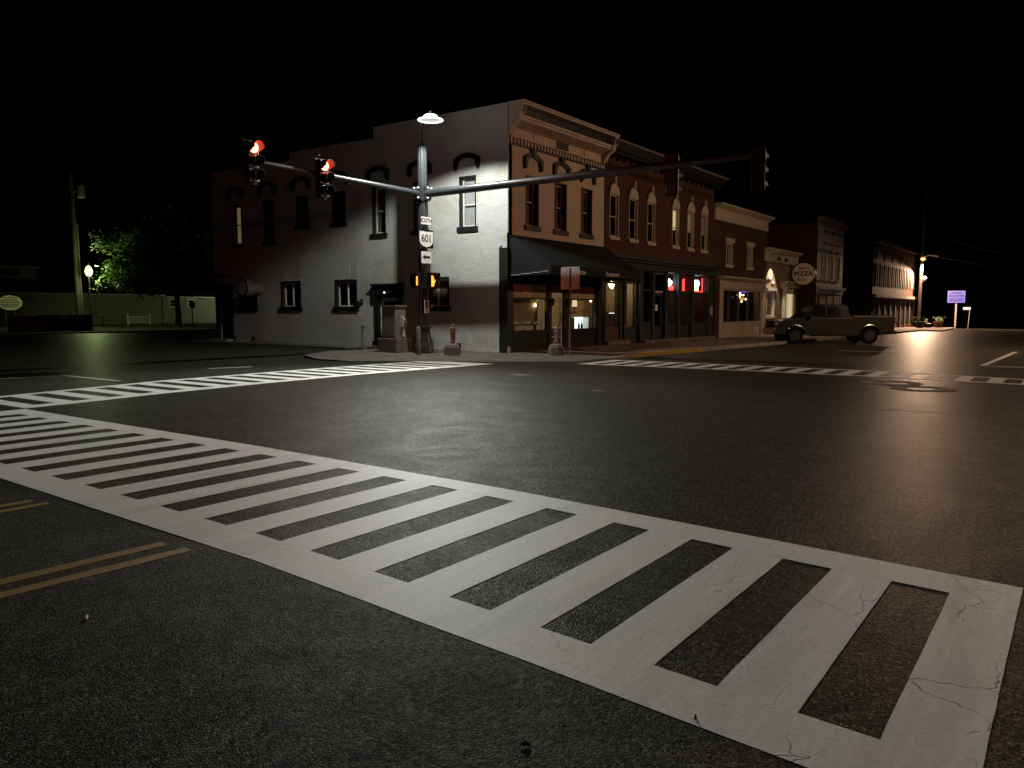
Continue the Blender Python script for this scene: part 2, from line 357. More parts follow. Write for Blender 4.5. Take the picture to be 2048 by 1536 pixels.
# pavement of the corner: a flush apron round the mast, rising along both walls
OUT = [(1, -4.4, .06), (-.8, -4.4, .03), (-2.2, -4.2, .014), (-3.1, -3.1, .012), (-4, -1.9, .012), (-5, 0, .012), (-6.1, 1.2, .02), (-6.3, 2.6, .05), (-5.6, 4.1, .09), (-3.7, 5.1, .10), (-2.0, 5.9, .10), (-1.3, 7, .10), (-1.2, 10, .11), (-1.2, 17.4, .11), (.25, 17.4, .11), (.25, 7, .11), (.25, 4, .07), (.25, .25, .04), (1, .25, .06)]
mb = MB(); cpt = [(-1.0, 1.0, .04), (-1.6, -1.6, .035)]
bm = bmesh.new(); tv = [bm.verts.new(p) for p in OUT]; bm.faces.new(tv); bmesh.ops.triangulate(bm, faces=bm.faces[:])
for f in bm.faces: mb.add([v.co.copy() for v in f.verts], [(0, 1, 2)])
bm.free()
for a, b in zip(OUT, OUT[1:] + OUT[:1]): mb.quad(a, b, (b[0], b[1], -.1), (a[0], a[1], -.1))
side = build('sidewalk', mb, 'plaza', kind='structure')
mb = MB()
for i in range(28):
    a, b = 1 + i * 3, 4 + i * 3
    za, zb = gz(a) + (.06 if i == 0 else .13), gz(b) + .13
    mb.hexa([(a, -4.42, za - .3), (b, -4.42, zb - .3), (b, .25, zb - .3), (a, .25, za - .3), (a, -4.42, za), (b, -4.42, zb), (b, .25, zb), (a, .25, za)])
side2 = build('sidewalk', mb, brickmat('brick_pavers', (.20, .10, .075), (.14, .07, .055), (.10, .07, .055), .8, .006), kind='structure')
x = -.8; k = 0
while x < 30:
    L = 1.25; a, b = x + .006, x + L - .006
    za, zb = gz(a) + (.075 if a < 1 else .138), gz(b) + (.09 if b < 1 else .138)
    build('kerb_stone', MB().hexa([(a, -4.60, za - .3), (b, -4.60, zb - .3), (b, -4.424, zb - .3), (a, -4.424, za - .3), (a, -4.585, za), (b, -4.585, zb), (b, -4.424, zb), (a, -4.424, za)]),
          'kerb_yellow' if 0 < x < 5.8 else 'concrete', side2, bevel=.012)
    x += L
# distant grass verge beyond the side street
build('grass_verge', MB().quad((-6, 40, .02), (60, 40, .02), (60, 120, .05), (-6, 120, .05)).quad((-6, 40, .02), (60, 40, .02), (60, 39.9, -.05), (-6, 39.9, -.05)), 'grass', kind='structure')
build('path', MB().box(-6, 60, 38.2, 39.8, -.05, .06), 'concrete', kind='structure')
# lit pavement on the far right crest
build('sidewalk', MB().hexa([(58, -6.2, gz(58) - .2), (79.5, -4.6, gz(79.5) - .2), (79.5, -4.43, gz(79.5) - .2), (58, -4.43, gz(58) - .2), (58, -6.2, gz(58) + .12), (79.5, -4.6, gz(79.5) + .12), (79.5, -4.43, gz(79.5) + .12), (58, -4.43, gz(58) + .12)]), 'concrete', kind='structure')
# ------------------------------------------------------------------ painted crossings
def strip(pts_a, pts_b, z0=-.002, z1=.004, jit=.0016):
    m = MB(); n = len(pts_a); vs = []
    for (a, b) in zip(pts_a, pts_b):
        a = (a[0] + random.uniform(-jit, jit), a[1] + random.uniform(-jit, jit)); b = (b[0] + random.uniform(-jit, jit), b[1] + random.uniform(-jit, jit))
        vs += [(a[0], a[1], z0 + gz(a[0])), (b[0], b[1], z0 + gz(b[0])), (a[0], a[1], z1 + gz(a[0])), (b[0], b[1], z1 + gz(b[0]))]
    fs = []
    for i in range(n - 1):
        k = 4 * i; fs += [(k + 2, k + 3, k + 7, k + 6), (k, k + 4, k + 6, k + 2), (k + 1, k + 3, k + 7, k + 5)]
    fs += [(0, 2, 3, 1), (4 * n - 4, 4 * n - 3, 4 * n - 1, 4 * n - 2)]
    return m.add(vs, fs)
def lerp2(a, b, n): return [(a[0] + (b[0] - a[0]) * i / n, a[1] + (b[1] - a[1]) * i / n) for i in range(n + 1)]
def crosswalk(label, outer, inner, gaps, t0, t1, along):
    # outer / inner: two pairs of tables t -> across ; gaps: list of (g0, g1) along t
    P2 = (lambda t, a: (a, t)) if along == 'y' else (lambda t, a: (t, a))
    c = P2((t0 + t1) / 2, lerp_tab(outer[0], (t0 + t1) / 2)); r = root('crosswalk', (c[0], c[1], gz(c[0])), label, 'crosswalk')
    n = int(abs(t1 - t0) / .35); ts = [t0 + (t1 - t0) * i / n for i in range(n + 1)]
    for o, i in zip(outer, inner):
        build('edge_line', strip([P2(t, lerp_tab(o, t)) for t in ts], [P2(t, lerp_tab(i, t)) for t in ts]), 'white_paint', r)
    cur = t0
    for g0, g1 in gaps + [(t1, None)]:
        if g0 - cur > .03:
            e = .0015
            A = lerp2(P2(cur, lerp_tab(inner[0], cur) + (-e if lerp_tab(inner[0], cur) > lerp_tab(inner[1], cur) else e)), P2(cur, lerp_tab(inner[1], cur)), 14)
            B = lerp2(P2(g0, lerp_tab(inner[0], g0) + (-e if lerp_tab(inner[0], g0) > lerp_tab(inner[1], g0) else e)), P2(g0, lerp_tab(inner[1], g0)), 14)
            build('bar', strip(A, B), 'white_paint', r)
        cur = g1
    return r
oU = [(-16.28, -17.60), (-14.81, -17.47), (-12.54, -17.27), (-8.84, -17.13), (-3.0, -17.10)]; oL = [(-16.28, -20.14), (-15.78, -20.11), (-14.67, -19.99), (-12.38, -19.78), (-8.38, -19.61), (-3.0, -19.52)]
iU = [(-16.28, -17.95), (-15.0, -17.84), (-13.1, -17.62), (-11.9, -17.52), (-9.5, -17.44), (-3.0, -17.42)]; iL = [(-16.28, -19.80), (-15.0, -19.69), (-13.1, -19.50), (-11.9, -19.40), (-9.5, -19.31), (-3.0, -19.22)]
crosswalk('wide white ladder crosswalk running across the foreground road', (oU, oL), (iU, iL), [(-15.95 + .633 * k, -15.65 + .633 * k) for k in range(20)], -16.27, -3.05, 'y')
oT = [(-17.5, -.9), (-16.4, -.66), (-13, -.05), (-8.8, .02), (-4.4, -.2)]; oB = [(-17.5, -2.98), (-16.2, -2.9), (-14.6, -2.64), (-12.3, -2.47), (-9.1, -2.4), (-6.25, -2.62), (-4.1, -2.76)]
iT = [(t, a - .24) for t, a in oT]; iB = [(t, a + .36) for t, a in oB]
crosswalk('white ladder crosswalk leading to the black signal mast at the corner', (oT, oB), (iT, iB), [(-16.75 + .655 * k, -16.42 + .655 * k) for k in range(18)], -17.05, -4.45, 'x')
oN = [(-15.9, -3.26), (-14.1, -3.04), (-12.4, -2.88), (-9.6, -2.78), (-6.9, -2.9), (-4.5, -3.1)]; oF = [(-15.9, -1.75), (-15.4, -1.6), (-13.3, -1.12), (-11.9, -.92), (-7.5, -.8), (-4.5, -.75)]
iN = [(t, a + .2) for t, a in oN]; iF = [(t, a - .2) for t, a in oF]
crosswalk('worn white ladder crosswalk beyond the intersection on the right', (oN, oF), (iN, iF), [(-15.45 + .63 * k, -15.12 + .63 * k) for k in range(17)], -15.85, -4.7, 'y')
def mark(label, a, b, wd, mat='old_paint', grp=None):
    a, b = V((*a, 0)), V((*b, 0)); d = (b - a).normalized(); s = V((-d.y, d.x, 0)) * wd / 2
    n = max(2, int((b - a).length / .4)); A = [((a + s).lerp(b + s, i / n))[:2] for i in range(n + 1)]; B = [((a - s).lerp(b - s, i / n))[:2] for i in range(n + 1)]
    m = strip(A, B, -.002, .004, .008); c = (a + b) / 2
    return build('lane_marking', m, mat, None, loc=(c.x, c.y, gz(c.x)), label=label, cat='road marking', group=grp)
mark('left of two yellow centre lines ending at the foreground crosswalk', (-27, -11.15), (-19.90, -11.57), .11, 'yellow_paint', 'yellow centre lines')
mark('right of two yellow centre lines ending at the foreground crosswalk', (-27, -11.40), (-19.88, -11.81), .11, 'yellow_paint', 'yellow centre lines')
mark('upper of two short yellow lines at the left edge of the photo', (-25, -9.42), (-19.86, -9.58), .09, 'yellow_paint', 'short yellow lines')
mark('lower of two short yellow lines at the left edge of the photo', (-25, -9.62), (-19.82, -9.77), .09, 'yellow_paint', 'short yellow lines')
mark('white lane line in front of the green street lamp', (-13.6, .6), (-13.58, 3.2), .13)
mark('faint white stop line left of the lane line', (-15.6, 3.55), (-13.75, 3.1), .15)
mark('short pale line near the stepped white wall', (-10.3, 2.3), (-9.2, 1.95), .2)
mark('white parking line at the right edge of the photo', (3.3, -14.2), (14.2, -14.35), .16)
mark('white stop line at the right edge of the photo', (3.15, -14.3), (3.0, -18), .2)
mark('short white line on the road below the pickup', (10.8, -8.4), (10.6, -10.7), .14)
def ring(name, label, x, y, r0, r1, mat, cat):
    m = MB(); n = 28; z = gz(x)
    vs = [(x + r * math.cos(2 * math.pi * k / n), y + r * math.sin(2 * math.pi * k / n), z + h) for r, h in ((r0, .003), (r0, .006), (r1, .006), (r1, .003)) for k in range(n)]
    fs = [(j * n + k, j * n + (k + 1) % n, (j + 1) * n + (k + 1) % n, (j + 1) * n + k) for j in range(3) for k in range(n)]
    if r0 < .01: pass
    return build(name, m.add(vs, fs), mat, None, loc=(x, y, z), label=label, cat=cat)
ring('manhole_collar', 'pale round manhole collar nearer the right crosswalk', -4.35, -13.2, .34, .62, 'concrete_dark', 'manhole')
ring('manhole_collar', 'pale round manhole collar farther from the right crosswalk', -5.35, -13.95, .30, .60, 'concrete_dark', 'manhole')
ring('valve_cover', 'small dark valve cover on the road seam', -9.41, -8.97, .02, .13, 'signblack', 'cover')
ring('manhole_cover', 'dark manhole cover in front of the corner pavement', -7.2, -5.6, .02, .26, 'signblack', 'cover')
m = MB(); n = 60
pts = [(-9.3 + .05 * math.sin(i * .6) + random.uniform(-.02, .02), -5.5 - i * .22) for i in range(n)]
for (a, b) in zip(pts, pts[1:]): m.quad((a[0] - .02, a[1], .0025), (a[0] + .02, a[1], .0025), (b[0] + .02, b[1], .0025), (b[0] - .02, b[1], .0025))
build('road', m, 'signblack', kind='structure')
# bits of litter on the asphalt
def litter(label, x, y, L, wd, ang, mat, name='litter'):
    d = V((math.cos(ang), math.sin(ang), 0)); s = V((-d.y, d.x, 0))
    m = MB(); c = V((x, y, .008)); p = [c - d * L - s * wd * .4, c - d * L * .2 - s * wd, c + d * L - s * wd * .3, c + d * L * .9 + s * wd, c + s * wd * .5 + V((0, 0, .012)), c - d * L * .8 + s * wd]
    m.prism(p, (0, 0, .004)); build(name, m, mat, None, loc=(x, y, 0), label=label, cat='litter')
litter('white scrap of litter on the dark asphalt at lower left', -20.86, -12.47, .026, .006, .9, 'signwhite')
litter('brown fallen leaf on the asphalt below the foreground crosswalk', -20.55, -14.93, .02, .008, 2.2, 'bark', 'fallen_leaf')
litter('dark chip lying on the white edge line of the foreground crosswalk', -20.02, -15.35, .016, .005, .3, 'signblack', 'chip')
# ================================================================== BUILDINGS
def window(F, u0, u1, z0, z1, par, sash='offwhite', casing='black_trim', sill='black_trim', hood=None, dep=.2, mull='h', blind=None, bz=(0, 1), sill_w=.09, sill_h=.16, ct=.05, glassm='glass', zmid=.5, back='dark_int'):
    fw = .055; m = MB(); a, b = u0 + ct, u1 - ct; c, d = z0 + .03, z1 - ct
    n0, n1 = -dep, -dep + .05
    m.fb(F, a, a + fw, n0, n1, c, d); m.fb(F, b - fw, b, n0, n1, c, d); m.fb(F, a + fw, b - fw, n0, n1, c, c + fw); m.fb(F, a + fw, b - fw, n0, n1, d - fw, d)
    zm = c + (d - c) * zmid; um = (a + b) / 2
    if mull == 'h': m.fb(F, a + fw, b - fw, n0, n1 + .01, zm - .022, zm + .022)
    if mull == 'v': m.fb(F, um - .025, um + .025, n0, n1 + .01, c + fw, d - fw)
    w_ = build('window', m, sash, par)
    k = MB()
    k.fb(F, u0, u0 + ct, -dep - .02, .012, z0, z1); k.fb(F, u1 - ct, u1, -dep - .02, .012, z0, z1); k.fb(F, u0 + ct, u1 - ct, -dep - .02, .012, z1 - ct, z1)
    build('casing', k, casing, w_)
    gn = -dep + .02
    if mull == 'v': cells = [(a + fw, um - .025, c + fw, d - fw), (um + .025, b - fw, c + fw, d - fw)]
    elif mull == 'h': cells = [(a + fw, b - fw, c + fw, zm - .022), (a + fw, b - fw, zm + .022, d - fw)]
    else: cells = [(a + fw, b - fw, c + fw, d - fw)]
    for e in cells: build('pane', MB().fb(F, e[0], e[1], gn - .004, gn + .004, e[2], e[3]), glassm, w_)
    if sill: build('sill', MB().fb(F, u0 - sill_w, u1 + sill_w, -dep, .07, z0 - sill_h, z0 + .02), sill, w_, bevel=.01)
    if blind:
        H = d - c; build('blind', MB().fb(F, a + .01, b - .01, n0 - .05, n0 - .035, c + H * bz[0], c + H * bz[1]), blind, w_)
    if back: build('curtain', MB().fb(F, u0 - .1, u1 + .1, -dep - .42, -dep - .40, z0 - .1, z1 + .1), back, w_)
    if hood: hood(F, (u0 + u1) / 2, u1 - u0, z1, w_)
    return w_
def arch_pts(F, uc, hw, z0, rise, n, k=10):
    return [F(uc - hw + 2 * hw * i / k, n, z0 + rise * math.sin(math.pi * i / k) ** .8) for i in range(k + 1)]
def hood_white(F, uc, wd, z1, par):         # black segmental hood with dropped feet, standing clear above the opening
    hw = .565; zb = z1 + .22; m = MB(); k = 10
    for i in range(k):
        t0, t1 = -1 + 2 * i / k, -1 + 2 * (i + 1) / k
        f = lambda t: .20 * (1 - t * t)
        lo = lambda t: zb + .20 + f(t) * 1.05; hi = lambda t: zb + .40 + f(t) * .9
        p = [F(uc + hw * t0, 0, lo(t0)), F(uc + hw * t1, 0, lo(t1)), F(uc + hw * t1, 0, hi(t1)), F(uc + hw * t0, 0, hi(t0))]
        m.prism(p, F.N * .09)
    for s in (-1, 1):
        u = uc + s * hw
        m.prism([F(u, 0, zb + .40), F(u, 0, zb + .06), F(u - s * .06, 0, zb - .02), F(u - s * .12, 0, zb + .07), F(u - s * .17, 0, zb + .3)], F.N * .12)
    build('hood_mould', m, 'black_trim', par)
def hood_cream(F, uc, wd, z1, par):
    hood_white(F, uc, wd, z1, par)
    build('keystone', MB().prism([F(uc - .09, 0, z1 + .66), F(uc + .09, 0, z1 + .66), F(uc + .14, 0, z1 + .92), F(uc - .14, 0, z1 + .92)], F.N * .13), 'black_trim', par)
cb = root('corner_building', (0, 0, .04), 'two storey corner building with white side wall, cream front and black awning', 'building')
UW = [(1.35, 2.12, 4.5, 6.31), (3.62, 4.34, 4.5, 6.31), (5.8, 6.52, 4.5, 6.31), (8.05, 8.81, 5.08, 6.33), (10.29, 11.04, 5.08, 6.33), (12.52, 13.22, 4.5, 6.31), (14.8, 15.5, 4.5, 6.31)]
GW = [(2.62, 3.92, 1.65, 2.76), (7.45, 8.75, 1.65, 2.77), (10.87, 12.17, 1.65, 2.78), (13.86, 15.07, 1.65, 2.77)]
DR = [(5.2, 6.2, -.1, 2.02), (15.72, 16.66, -.1, 2.3)]
build('side_wall', MB().wall(WX, .0, 6.4, -.3, 8.55, .3, [h for h in UW + GW + DR if h[1] < 6.4 and h[0] < 5.7] + [DR[0]]).wall(WX, 6.4, 11.4, -.3, 8.14, .3, [UW[3], UW[4], GW[1], (10.87, 11.4, 1.65, 2.78)]).wall(WX, 11.4, 17.0, -.3, 7.82, .3, [UW[5], UW[6], (11.4, 12.17, 1.65, 2.78), GW[3], DR[1]])
      if False else MB().wall(WX, .0, 7.0, -.3, 8.14, .3, [UW[0], UW[1], UW[2], GW[0], DR[0]]).wall(WX, 7.0, 12.3, -.3, 7.82, .3, [UW[3], UW[4], GW[1], GW[2]]).wall(WX, 12.3, 17.0, -.3, 7.82, .3, [UW[5], UW[6], GW[3], DR[1]])
      .fb(WX, 0, 6.4, -.3, 0, 8.14, 8.55).fb(WX, 7.0, 11.4, -.3, 0, 7.82, 8.14), 'white_brick', cb)
cp = MB()
for a, b, z in ((0.02, 6.42, 8.55), (6.4, 11.43, 8.14), (11.4, 17.05, 7.82)): cp.fb(WX, a, b, -.33, .03, z, z + .05)
build('coping', cp, 'white_brick', cb)
for i, h in enumerate(UW):
    kw = dict(hood=hood_white)
    if i == 0: kw.update(blind='blind', bz=(0, 1), zmid=.45)
    if i == 2: kw.update(blind='interior', bz=(0, 1))
    if i == 6: kw.update(blind='lit_dim', bz=(.0, .96), sash='black_trim')
    if i == 5: kw.update(sash='redbrown', glassm='darkglass')
    if i in (3, 4): kw.update(sash='black_metal')
    window(WX, *h, cb, **kw)
for i, h in enumerate(GW):
    window(WX, *h, cb, mull='v', sash='black_trim' if i == 3 else 'offwhite', hood=None, ct=.09, dep=.17, blind='interior' if i == 0 else None)
# black door cases on the side wall
def doorcase(u0, u1, zt, d0, d1, dz, leafcol, nm='door'):
    m = MB(); F = WX
    m.fb(F, u0 + .14, d0, -.05, .10, .02, zt - .45); m.fb(F, d1, u1 - .14, -.05, .10, .02, zt - .45); m.fb(F, u0 + .10, u1 - .10, -.05, .13, zt - .45, zt - .12)
    m.fb(F, d0, d1, -.05, .06, dz, zt - .45)
    m.fb(F, u0, u1, -.02, .22, zt - .07, zt); m.fb(F, u0 + .05, u1 - .05, -.02, .17, zt - .12, zt - .07)
    for s, u in ((1, u0 + .06), (-1, u1 - .06)):
        m.prism([F(u, 0, zt - .12), F(u + s * .10, 0, zt - .12), F(u + s * .10, 0, zt - .62), F(u + s * .03, 0, zt - .55)], F.N * .16)
        m.fb(F, u + s * .05 - .09, u + s * .05 + .09, 0, .14, .02, .32)
    fr = build('door_case', m, 'black_trim', cb)
    k = MB(); k.fb(F, d0 + .01, d0 + .12, -.16, -.10, .06, dz); k.fb(F, d1 - .12, d1 - .01, -.16, -.10, .06, dz); k.fb(F, d0 + .12, d1 - .12, -.16, -.10, dz - .14, dz); k.fb(F, d0 + .12, d1 - .12, -.16, -.10, .06, .95)
    dd = build(nm, k, leafcol, cb)
    build('pane', MB().fb(F, d0 + .12, d1 - .12, -.135, -.125, .95, dz - .14), 'darkglass', dd)
    build('handle', MB().tube([F(d0 + .06, -.1, 1.02), F(d0 + .06, -.04, 1.02), F(d0 + .15, -.04, 1.02)], .012, 6), 'steel', dd)
    return fr
f1 = doorcase(4.83, 6.52, 2.56, 5.2, 6.2, 2.02, 'offwhite')
build('door_lamp', MB().disc(WX(5.8, .14, 2.22), (1, 0, 0), .035, 10, .03), emit('door_lamp', (1, .95, .85), 2.2), f1)
doorcase(15.45, 16.95, 2.72, 15.72, 16.66, 2.3, 'black_trim')
build('side_step', MB().fb(WX, 15.5, 16.9, .02, .5, -.05, .2).fb(WX, 5.0, 6.4, .02, .42, -.05, .12), 'concrete', cb)
# fittings on the white wall
ed = build('exhaust_duct', MB().tube([WX(13.62, -.02, 2.5), WX(13.62, .45, 2.5)], .26, 20).tube([WX(13.62, .45, 2.5), WX(13.62, .52, 2.5), WX(13.62, .95, 2.5)], [.26, .36, .36], 20), 'concrete_dark', cb, smooth=True)
build('rim', MB().tube([WX(13.62, .93, 2.5), WX(13.62, 1.0, 2.5)], .40, 20), 'black_trim', ed)
build('end_cap', MB().disc(WX(13.62, 1.01, 2.5), (1, 0, 0), .30, 20, .02), 'concrete', ed)
build('floodlight', MB().fb(WX, 7.12, 7.22, 0, .05, 1.78, 1.98).obox(WX(7.2, .12, 1.85), (.07, 0, .02), (0, .06, 0), (0, 0, .06)).tube([WX(7.17, .03, 1.84), WX(7.22, .12, 1.78)], .015, 6), 'black_metal', cb)
build('security_camera', MB().disc(WX(.28, .01, 3.79), (1, 0, 0), .07, 14, .03).tube([WX(.28, .02, 3.78), WX(.26, .1, 3.76)], .02, 8), 'blind', cb)
build('wall_bracket', MB().fb(WX, 15.6, 16.75, 0, .05, 3.05, 3.11).prism([WX(16.75, 0, 3.05), WX(16.45, 0, 3.05), WX(16.5, 0, 3.2), WX(16.62, 0, 3.28), WX(16.72, 0, 3.16)], WX.N * .06), 'sill_brown', cb)
for u in (2.08, 14.1): build('crawl_vent', MB().fb(WX, u, u + .2, -.05, .012, .16, .33), 'black_trim', cb)
build('blocked_opening', MB().fb(WX, 7.86, 7.89, 0, .012, 2.95, 3.42).fb(WX, 7.40, 7.43, 0, .012, 2.95, 3.42).fb(WX, 7.43, 7.86, 0, .012, 3.39, 3.42), 'white_brick', cb)
# crumbling painted footing along the white wall
from mathutils import noise as mnoise
m = MB(); du, dz, nz = .07, .055, 11
for (ua, ub) in ((0, 4.95), (6.4, 15.4)):
    nu = int((ub - ua) / du); idx = len(m.v); vs = []
    for i in range(nu + 1):
        for k in range(nz + 1):
            u_, z_ = ua + i * (ub - ua) / nu, -.06 + k * dz
            f = mnoise.fractal(V((u_ * 3.2, z_ * 7, 1.7)), .8, 2.2, 4) * .5 + .5; fall = max(0, 1 - k / nz * 1.15)
            course = .35 * (((z_ + .02) % .075) > .014)
            vs.append(WX(u_, -.012 + .055 * fall * (f + course - .25) * (.6 + .8 * mnoise.noise(V((u_ * .7, 0, 3)))), z_))
    m.add(vs, [(i * (nz + 1) + k, (i + 1) * (nz + 1) + k, (i + 1) * (nz + 1) + k + 1, i * (nz + 1) + k + 1) for i in range(nu) for k in range(nz)])
build('footing', m, 'white_brick', cb)
# cream front
CW = [(1.13, 1.99, 4.55, 6.34), (3.05, 3.93, 4.55, 6.34), (5.0, 5.88, 4.55, 6.36)]
build('front_wall', MB().wall(FX, .012, 6.86, 3.0, 8.5, .3, CW), 'cream_brick', cb)
for h in CW: window(FX, *h, cb, sash='cream', casing='black_trim', sill='sill_brown', hood=hood_cream, blind='interior', bz=(0, 1), ct=.06, dep=.24)
for u in (1.6, 5.2): build('tie_plate', MB().fb(FX, u, u + .03, 0, .015, 7.62, 7.82), 'black_trim', cb)
build('attic_vent', MB().fb(FX, 3.17, 4.0, -.02, .02, 7.58, 7.98), 'black_trim', cb)
bd = build('belt_course', MB().fb(FX, .0, 6.86, 0, .045, 7.25, 7.52), 'black_trim', cb)
for i in range(32): build('dentil', MB().fb(FX, .10 + i * .21, .20 + i * .21, .045, .10, 7.30, 7.46), 'cream', bd)
cn = build('cornice', MB().fb(FX, .24, 6.62, 0, .44, 8.02, 8.10).fb(FX, .24, 6.62, 0, .50, 8.10, 8.19).fb(FX, .0, 6.86, 0, .66, 8.50, 8.56).fb(FX, -.02, 6.88, 0, .72, 8.56, 8.62), 'cream', cb)
build('shaded_cove', MB().fb(FX, .24, 6.62, 0, .30, 8.19, 8.50), 'black_trim', cn)  # shade of the cove under the crown, put in as black colour
for i in range(42): build('corbel', MB().prism([FX(.28 + i * .151, 0, 7.84), FX(.28 + i * .151, .20, 7.94), FX(.28 + i * .151, .38, 8.02), FX(.28 + i * .151, 0, 8.02)], (.075, 0, 0)), 'cream', cn)
for u in (0.0, 6.62):
    pr_ = [(0, 7.53), (.08, 7.56), (.16, 7.68), (.28, 7.84), (.42, 7.95), (.52, 8.0), (.54, 8.19), (.60, 8.22), (.69, 8.50), (0, 8.50)]
    b_ = build('bracket', MB().prism([FX(u, n_, z_) for n_, z_ in pr_], (.24, 0, 0)), 'cream', cn)
    build('panel', MB().prism([FX(u + .05, .575, 8.25), FX(u + .19, .575, 8.25), FX(u + .19, .65, 8.46), FX(u + .05, .65, 8.46)], (0, -.045, -.012)), 'black_trim', b_)
build('downpipe', MB().tube([FX(-.03, .06, 8.5), FX(-.03, .06, 4.2)], .035, 8), 'white_brick', cb)
# shell: party wall, back wall, floors and roof
build('roof', MB().box(.3, 6.8, .3, 16.7, 7.35, 7.45), 'roofing', cb)
build('back_wall', MB().box(.3, 6.86, 16.7, 17.0, -.3, 7.8).box(6.70, 6.855, .3, 16.7, 3.0, 8.2), 'dark_brick', cb)
build('floor', MB().box(.3, 6.69, .3, 16.7, 3.05, 3.35).box(.31, 6.69, .02, 16.7, -.2, .10), 'dark_int', cb)
build('partition', MB().box(.32, 10.25, 2.6, 2.7, .1, 3.04).box(10.18, 10.25, .3, 2.6, .1, 3.04), 'shutter', cb)
# awning
aw = MB(); x0, x1 = .12, 6.87
aw.quad(FX(x0, 0, 4.15), FX(x1, 0, 4.15), FX(x1, 1.72, 3.05), FX(x0, 1.72, 3.05))
for xx in (x0, x1): aw.quad(FX(xx, 0, 4.15), FX(xx, 0, 2.72), FX(xx, 1.72, 2.75), FX(xx, 1.72, 3.05))
nn = 40
for i in range(nn):
    a, b = x0 + (x1 - x0) * i / nn, x0 + (x1 - x0) * (i + 1) / nn
    za, zb = 2.75 + .015 * math.sin(i * 1.57), 2.75 + .015 * math.sin((i + 1) * 1.57)
    aw.quad(FX(a, 1.72, 3.05), FX(b, 1.72, 3.05), FX(b, 1.73, zb), FX(a, 1.73, za))
awn = build('awning', aw, 'canvas', cb); sm = awn.modifiers.new('s', 'SOLIDIFY'); sm.thickness = .012
build('frame', MB().tube([FX(x0 + .03, 0, 2.75), FX(x0 + .03, 1.69, 2.9), FX(x1 - .03, 1.69, 2.9), FX(x1 - .03, 0, 2.75)], .016, 6).tube([FX(3.5, .02, 4.1), FX(3.5, 1.69, 3.02)], .016, 6), 'black_metal', awn)
build('piping', MB().tube([FX(x0 - .012, .06 + i * .083, 2.735 + .0065 * i + .010 * math.sin(i * 1.2)) for i in range(20)], .010, 5), 'blind', awn)
text('lettering', 'Invention', FX(1.66, 1.745, 2.885), (1, 0, 0), (0, 0, 1), .26, 'letter', awn, .80, 'LEFT')
text('lettering', 'Restaurant', FX(3.96, 1.745, 2.885), (1, 0, 0), (0, 0, 1), .24, 'letter', awn, .98, 'LEFT')
# storefront of the cream front
sf = MB(); F = FX
sf.fb(F, -.06, .30, -.3, .06, -.1, 3.7); sf.fb(F, .30, 2.62, -.12, 0, -.1, .70); sf.fb(F, .30, 2.62, -.12, .05, .70, .80); sf.fb(F, 2.62, 2.84, -.12, .04, -.1, 2.9); sf.fb(F, 3.74, 4.18, -.12, .04, -.1, 2.9)
sf.fb(F, 4.18, 6.30, -.12, 0, -.1, .70); sf.fb(F, 4.18, 6.30, -.12, .05, .70, .80); sf.fb(F, 6.30, 6.66, -.2, .07, -.1, 3.4); sf.fb(F, .30, 6.30, -.2, .03, 2.46, 3.2); sf.fb(F, 2.84, 3.74, -.12, -.02, 2.2, 2.46)
shop = build('storefront', sf, 'black_trim', cb)
build('corner_pier_base', MB().fb(F, -.05, .06, .06, .10, .0, .26), 'white_brick', cb)
for a, b in ((.30, 2.62), (4.18, 6.30)):
    build('frame', MB().fb(F, a, a + .07, -.1, .02, .8, 2.46).fb(F, b - .07, b, -.1, .02, .8, 2.46).fb(F, a + .07, b - .07, -.1, .015, 1.93, 1.99), 'black_trim', shop)
    build('transom_panel', MB().fb(F, a + .07, b - .07, -.06, -.04, 1.99, 2.46), 'shutter', shop)
    build('pane', MB().fb(F, a + .07, b - .07, -.06, -.05, .8, 1.93), 'glass', shop)
dr = build('door', MB().fb(F, 2.88, 2.96, -.1, -.04, .12, 2.18).fb(F, 3.62, 3.70, -.1, -.04, .12, 2.18).fb(F, 2.96, 3.62, -.1, -.04, 2.02, 2.18).fb(F, 2.96, 3.62, -.1, -.04, .84, .90).fb(F, 2.96, 3.62, -.1, -.04, .50, .55).fb(F, 2.96, 3.62, -.1, -.04, .12, .20), 'offwhite', cb)
build('panel', MB().fb(F, 2.96, 3.62, -.09, -.06, .55, .84).fb(F, 2.96, 3.62, -.09, -.06, .20, .50), 'redbrown', dr)
build('pane', MB().fb(F, 2.96, 3.62, -.075, -.065, .90, 2.02), 'glass', dr)
build('pull_handle', MB().tube([FX(3.56, -.02, 1.0), FX(3.56, .02, 1.05), FX(3.56, .02, 1.35), FX(3.56, -.02, 1.4)], .014, 6), 'steel', dr)
build('transom_panel', MB().fb(F, 2.84, 3.74, -.1, -.01, 2.22, 2.44), 'interior', shop)
build('wall_lantern', MB().lathe(FX(2.74, .14, 1.72), [(.01, -.02), (.05, 0), (.085, .16), (.10, .18), (.02, .27)], 8).tube([FX(2.74, .04, 1.9), FX(2.74, .14, 1.98)], .012, 6), 'black_metal', cb)
build('wall_lantern', MB().lathe(FX(3.95, .14, 1.72), [(.01, -.02), (.05, 0), (.085, .16), (.10, .18), (.02, .27)], 8).tube([FX(3.95, .04, 1.9), FX(3.95, .14, 1.98)], .012, 6), 'black_metal', cb)
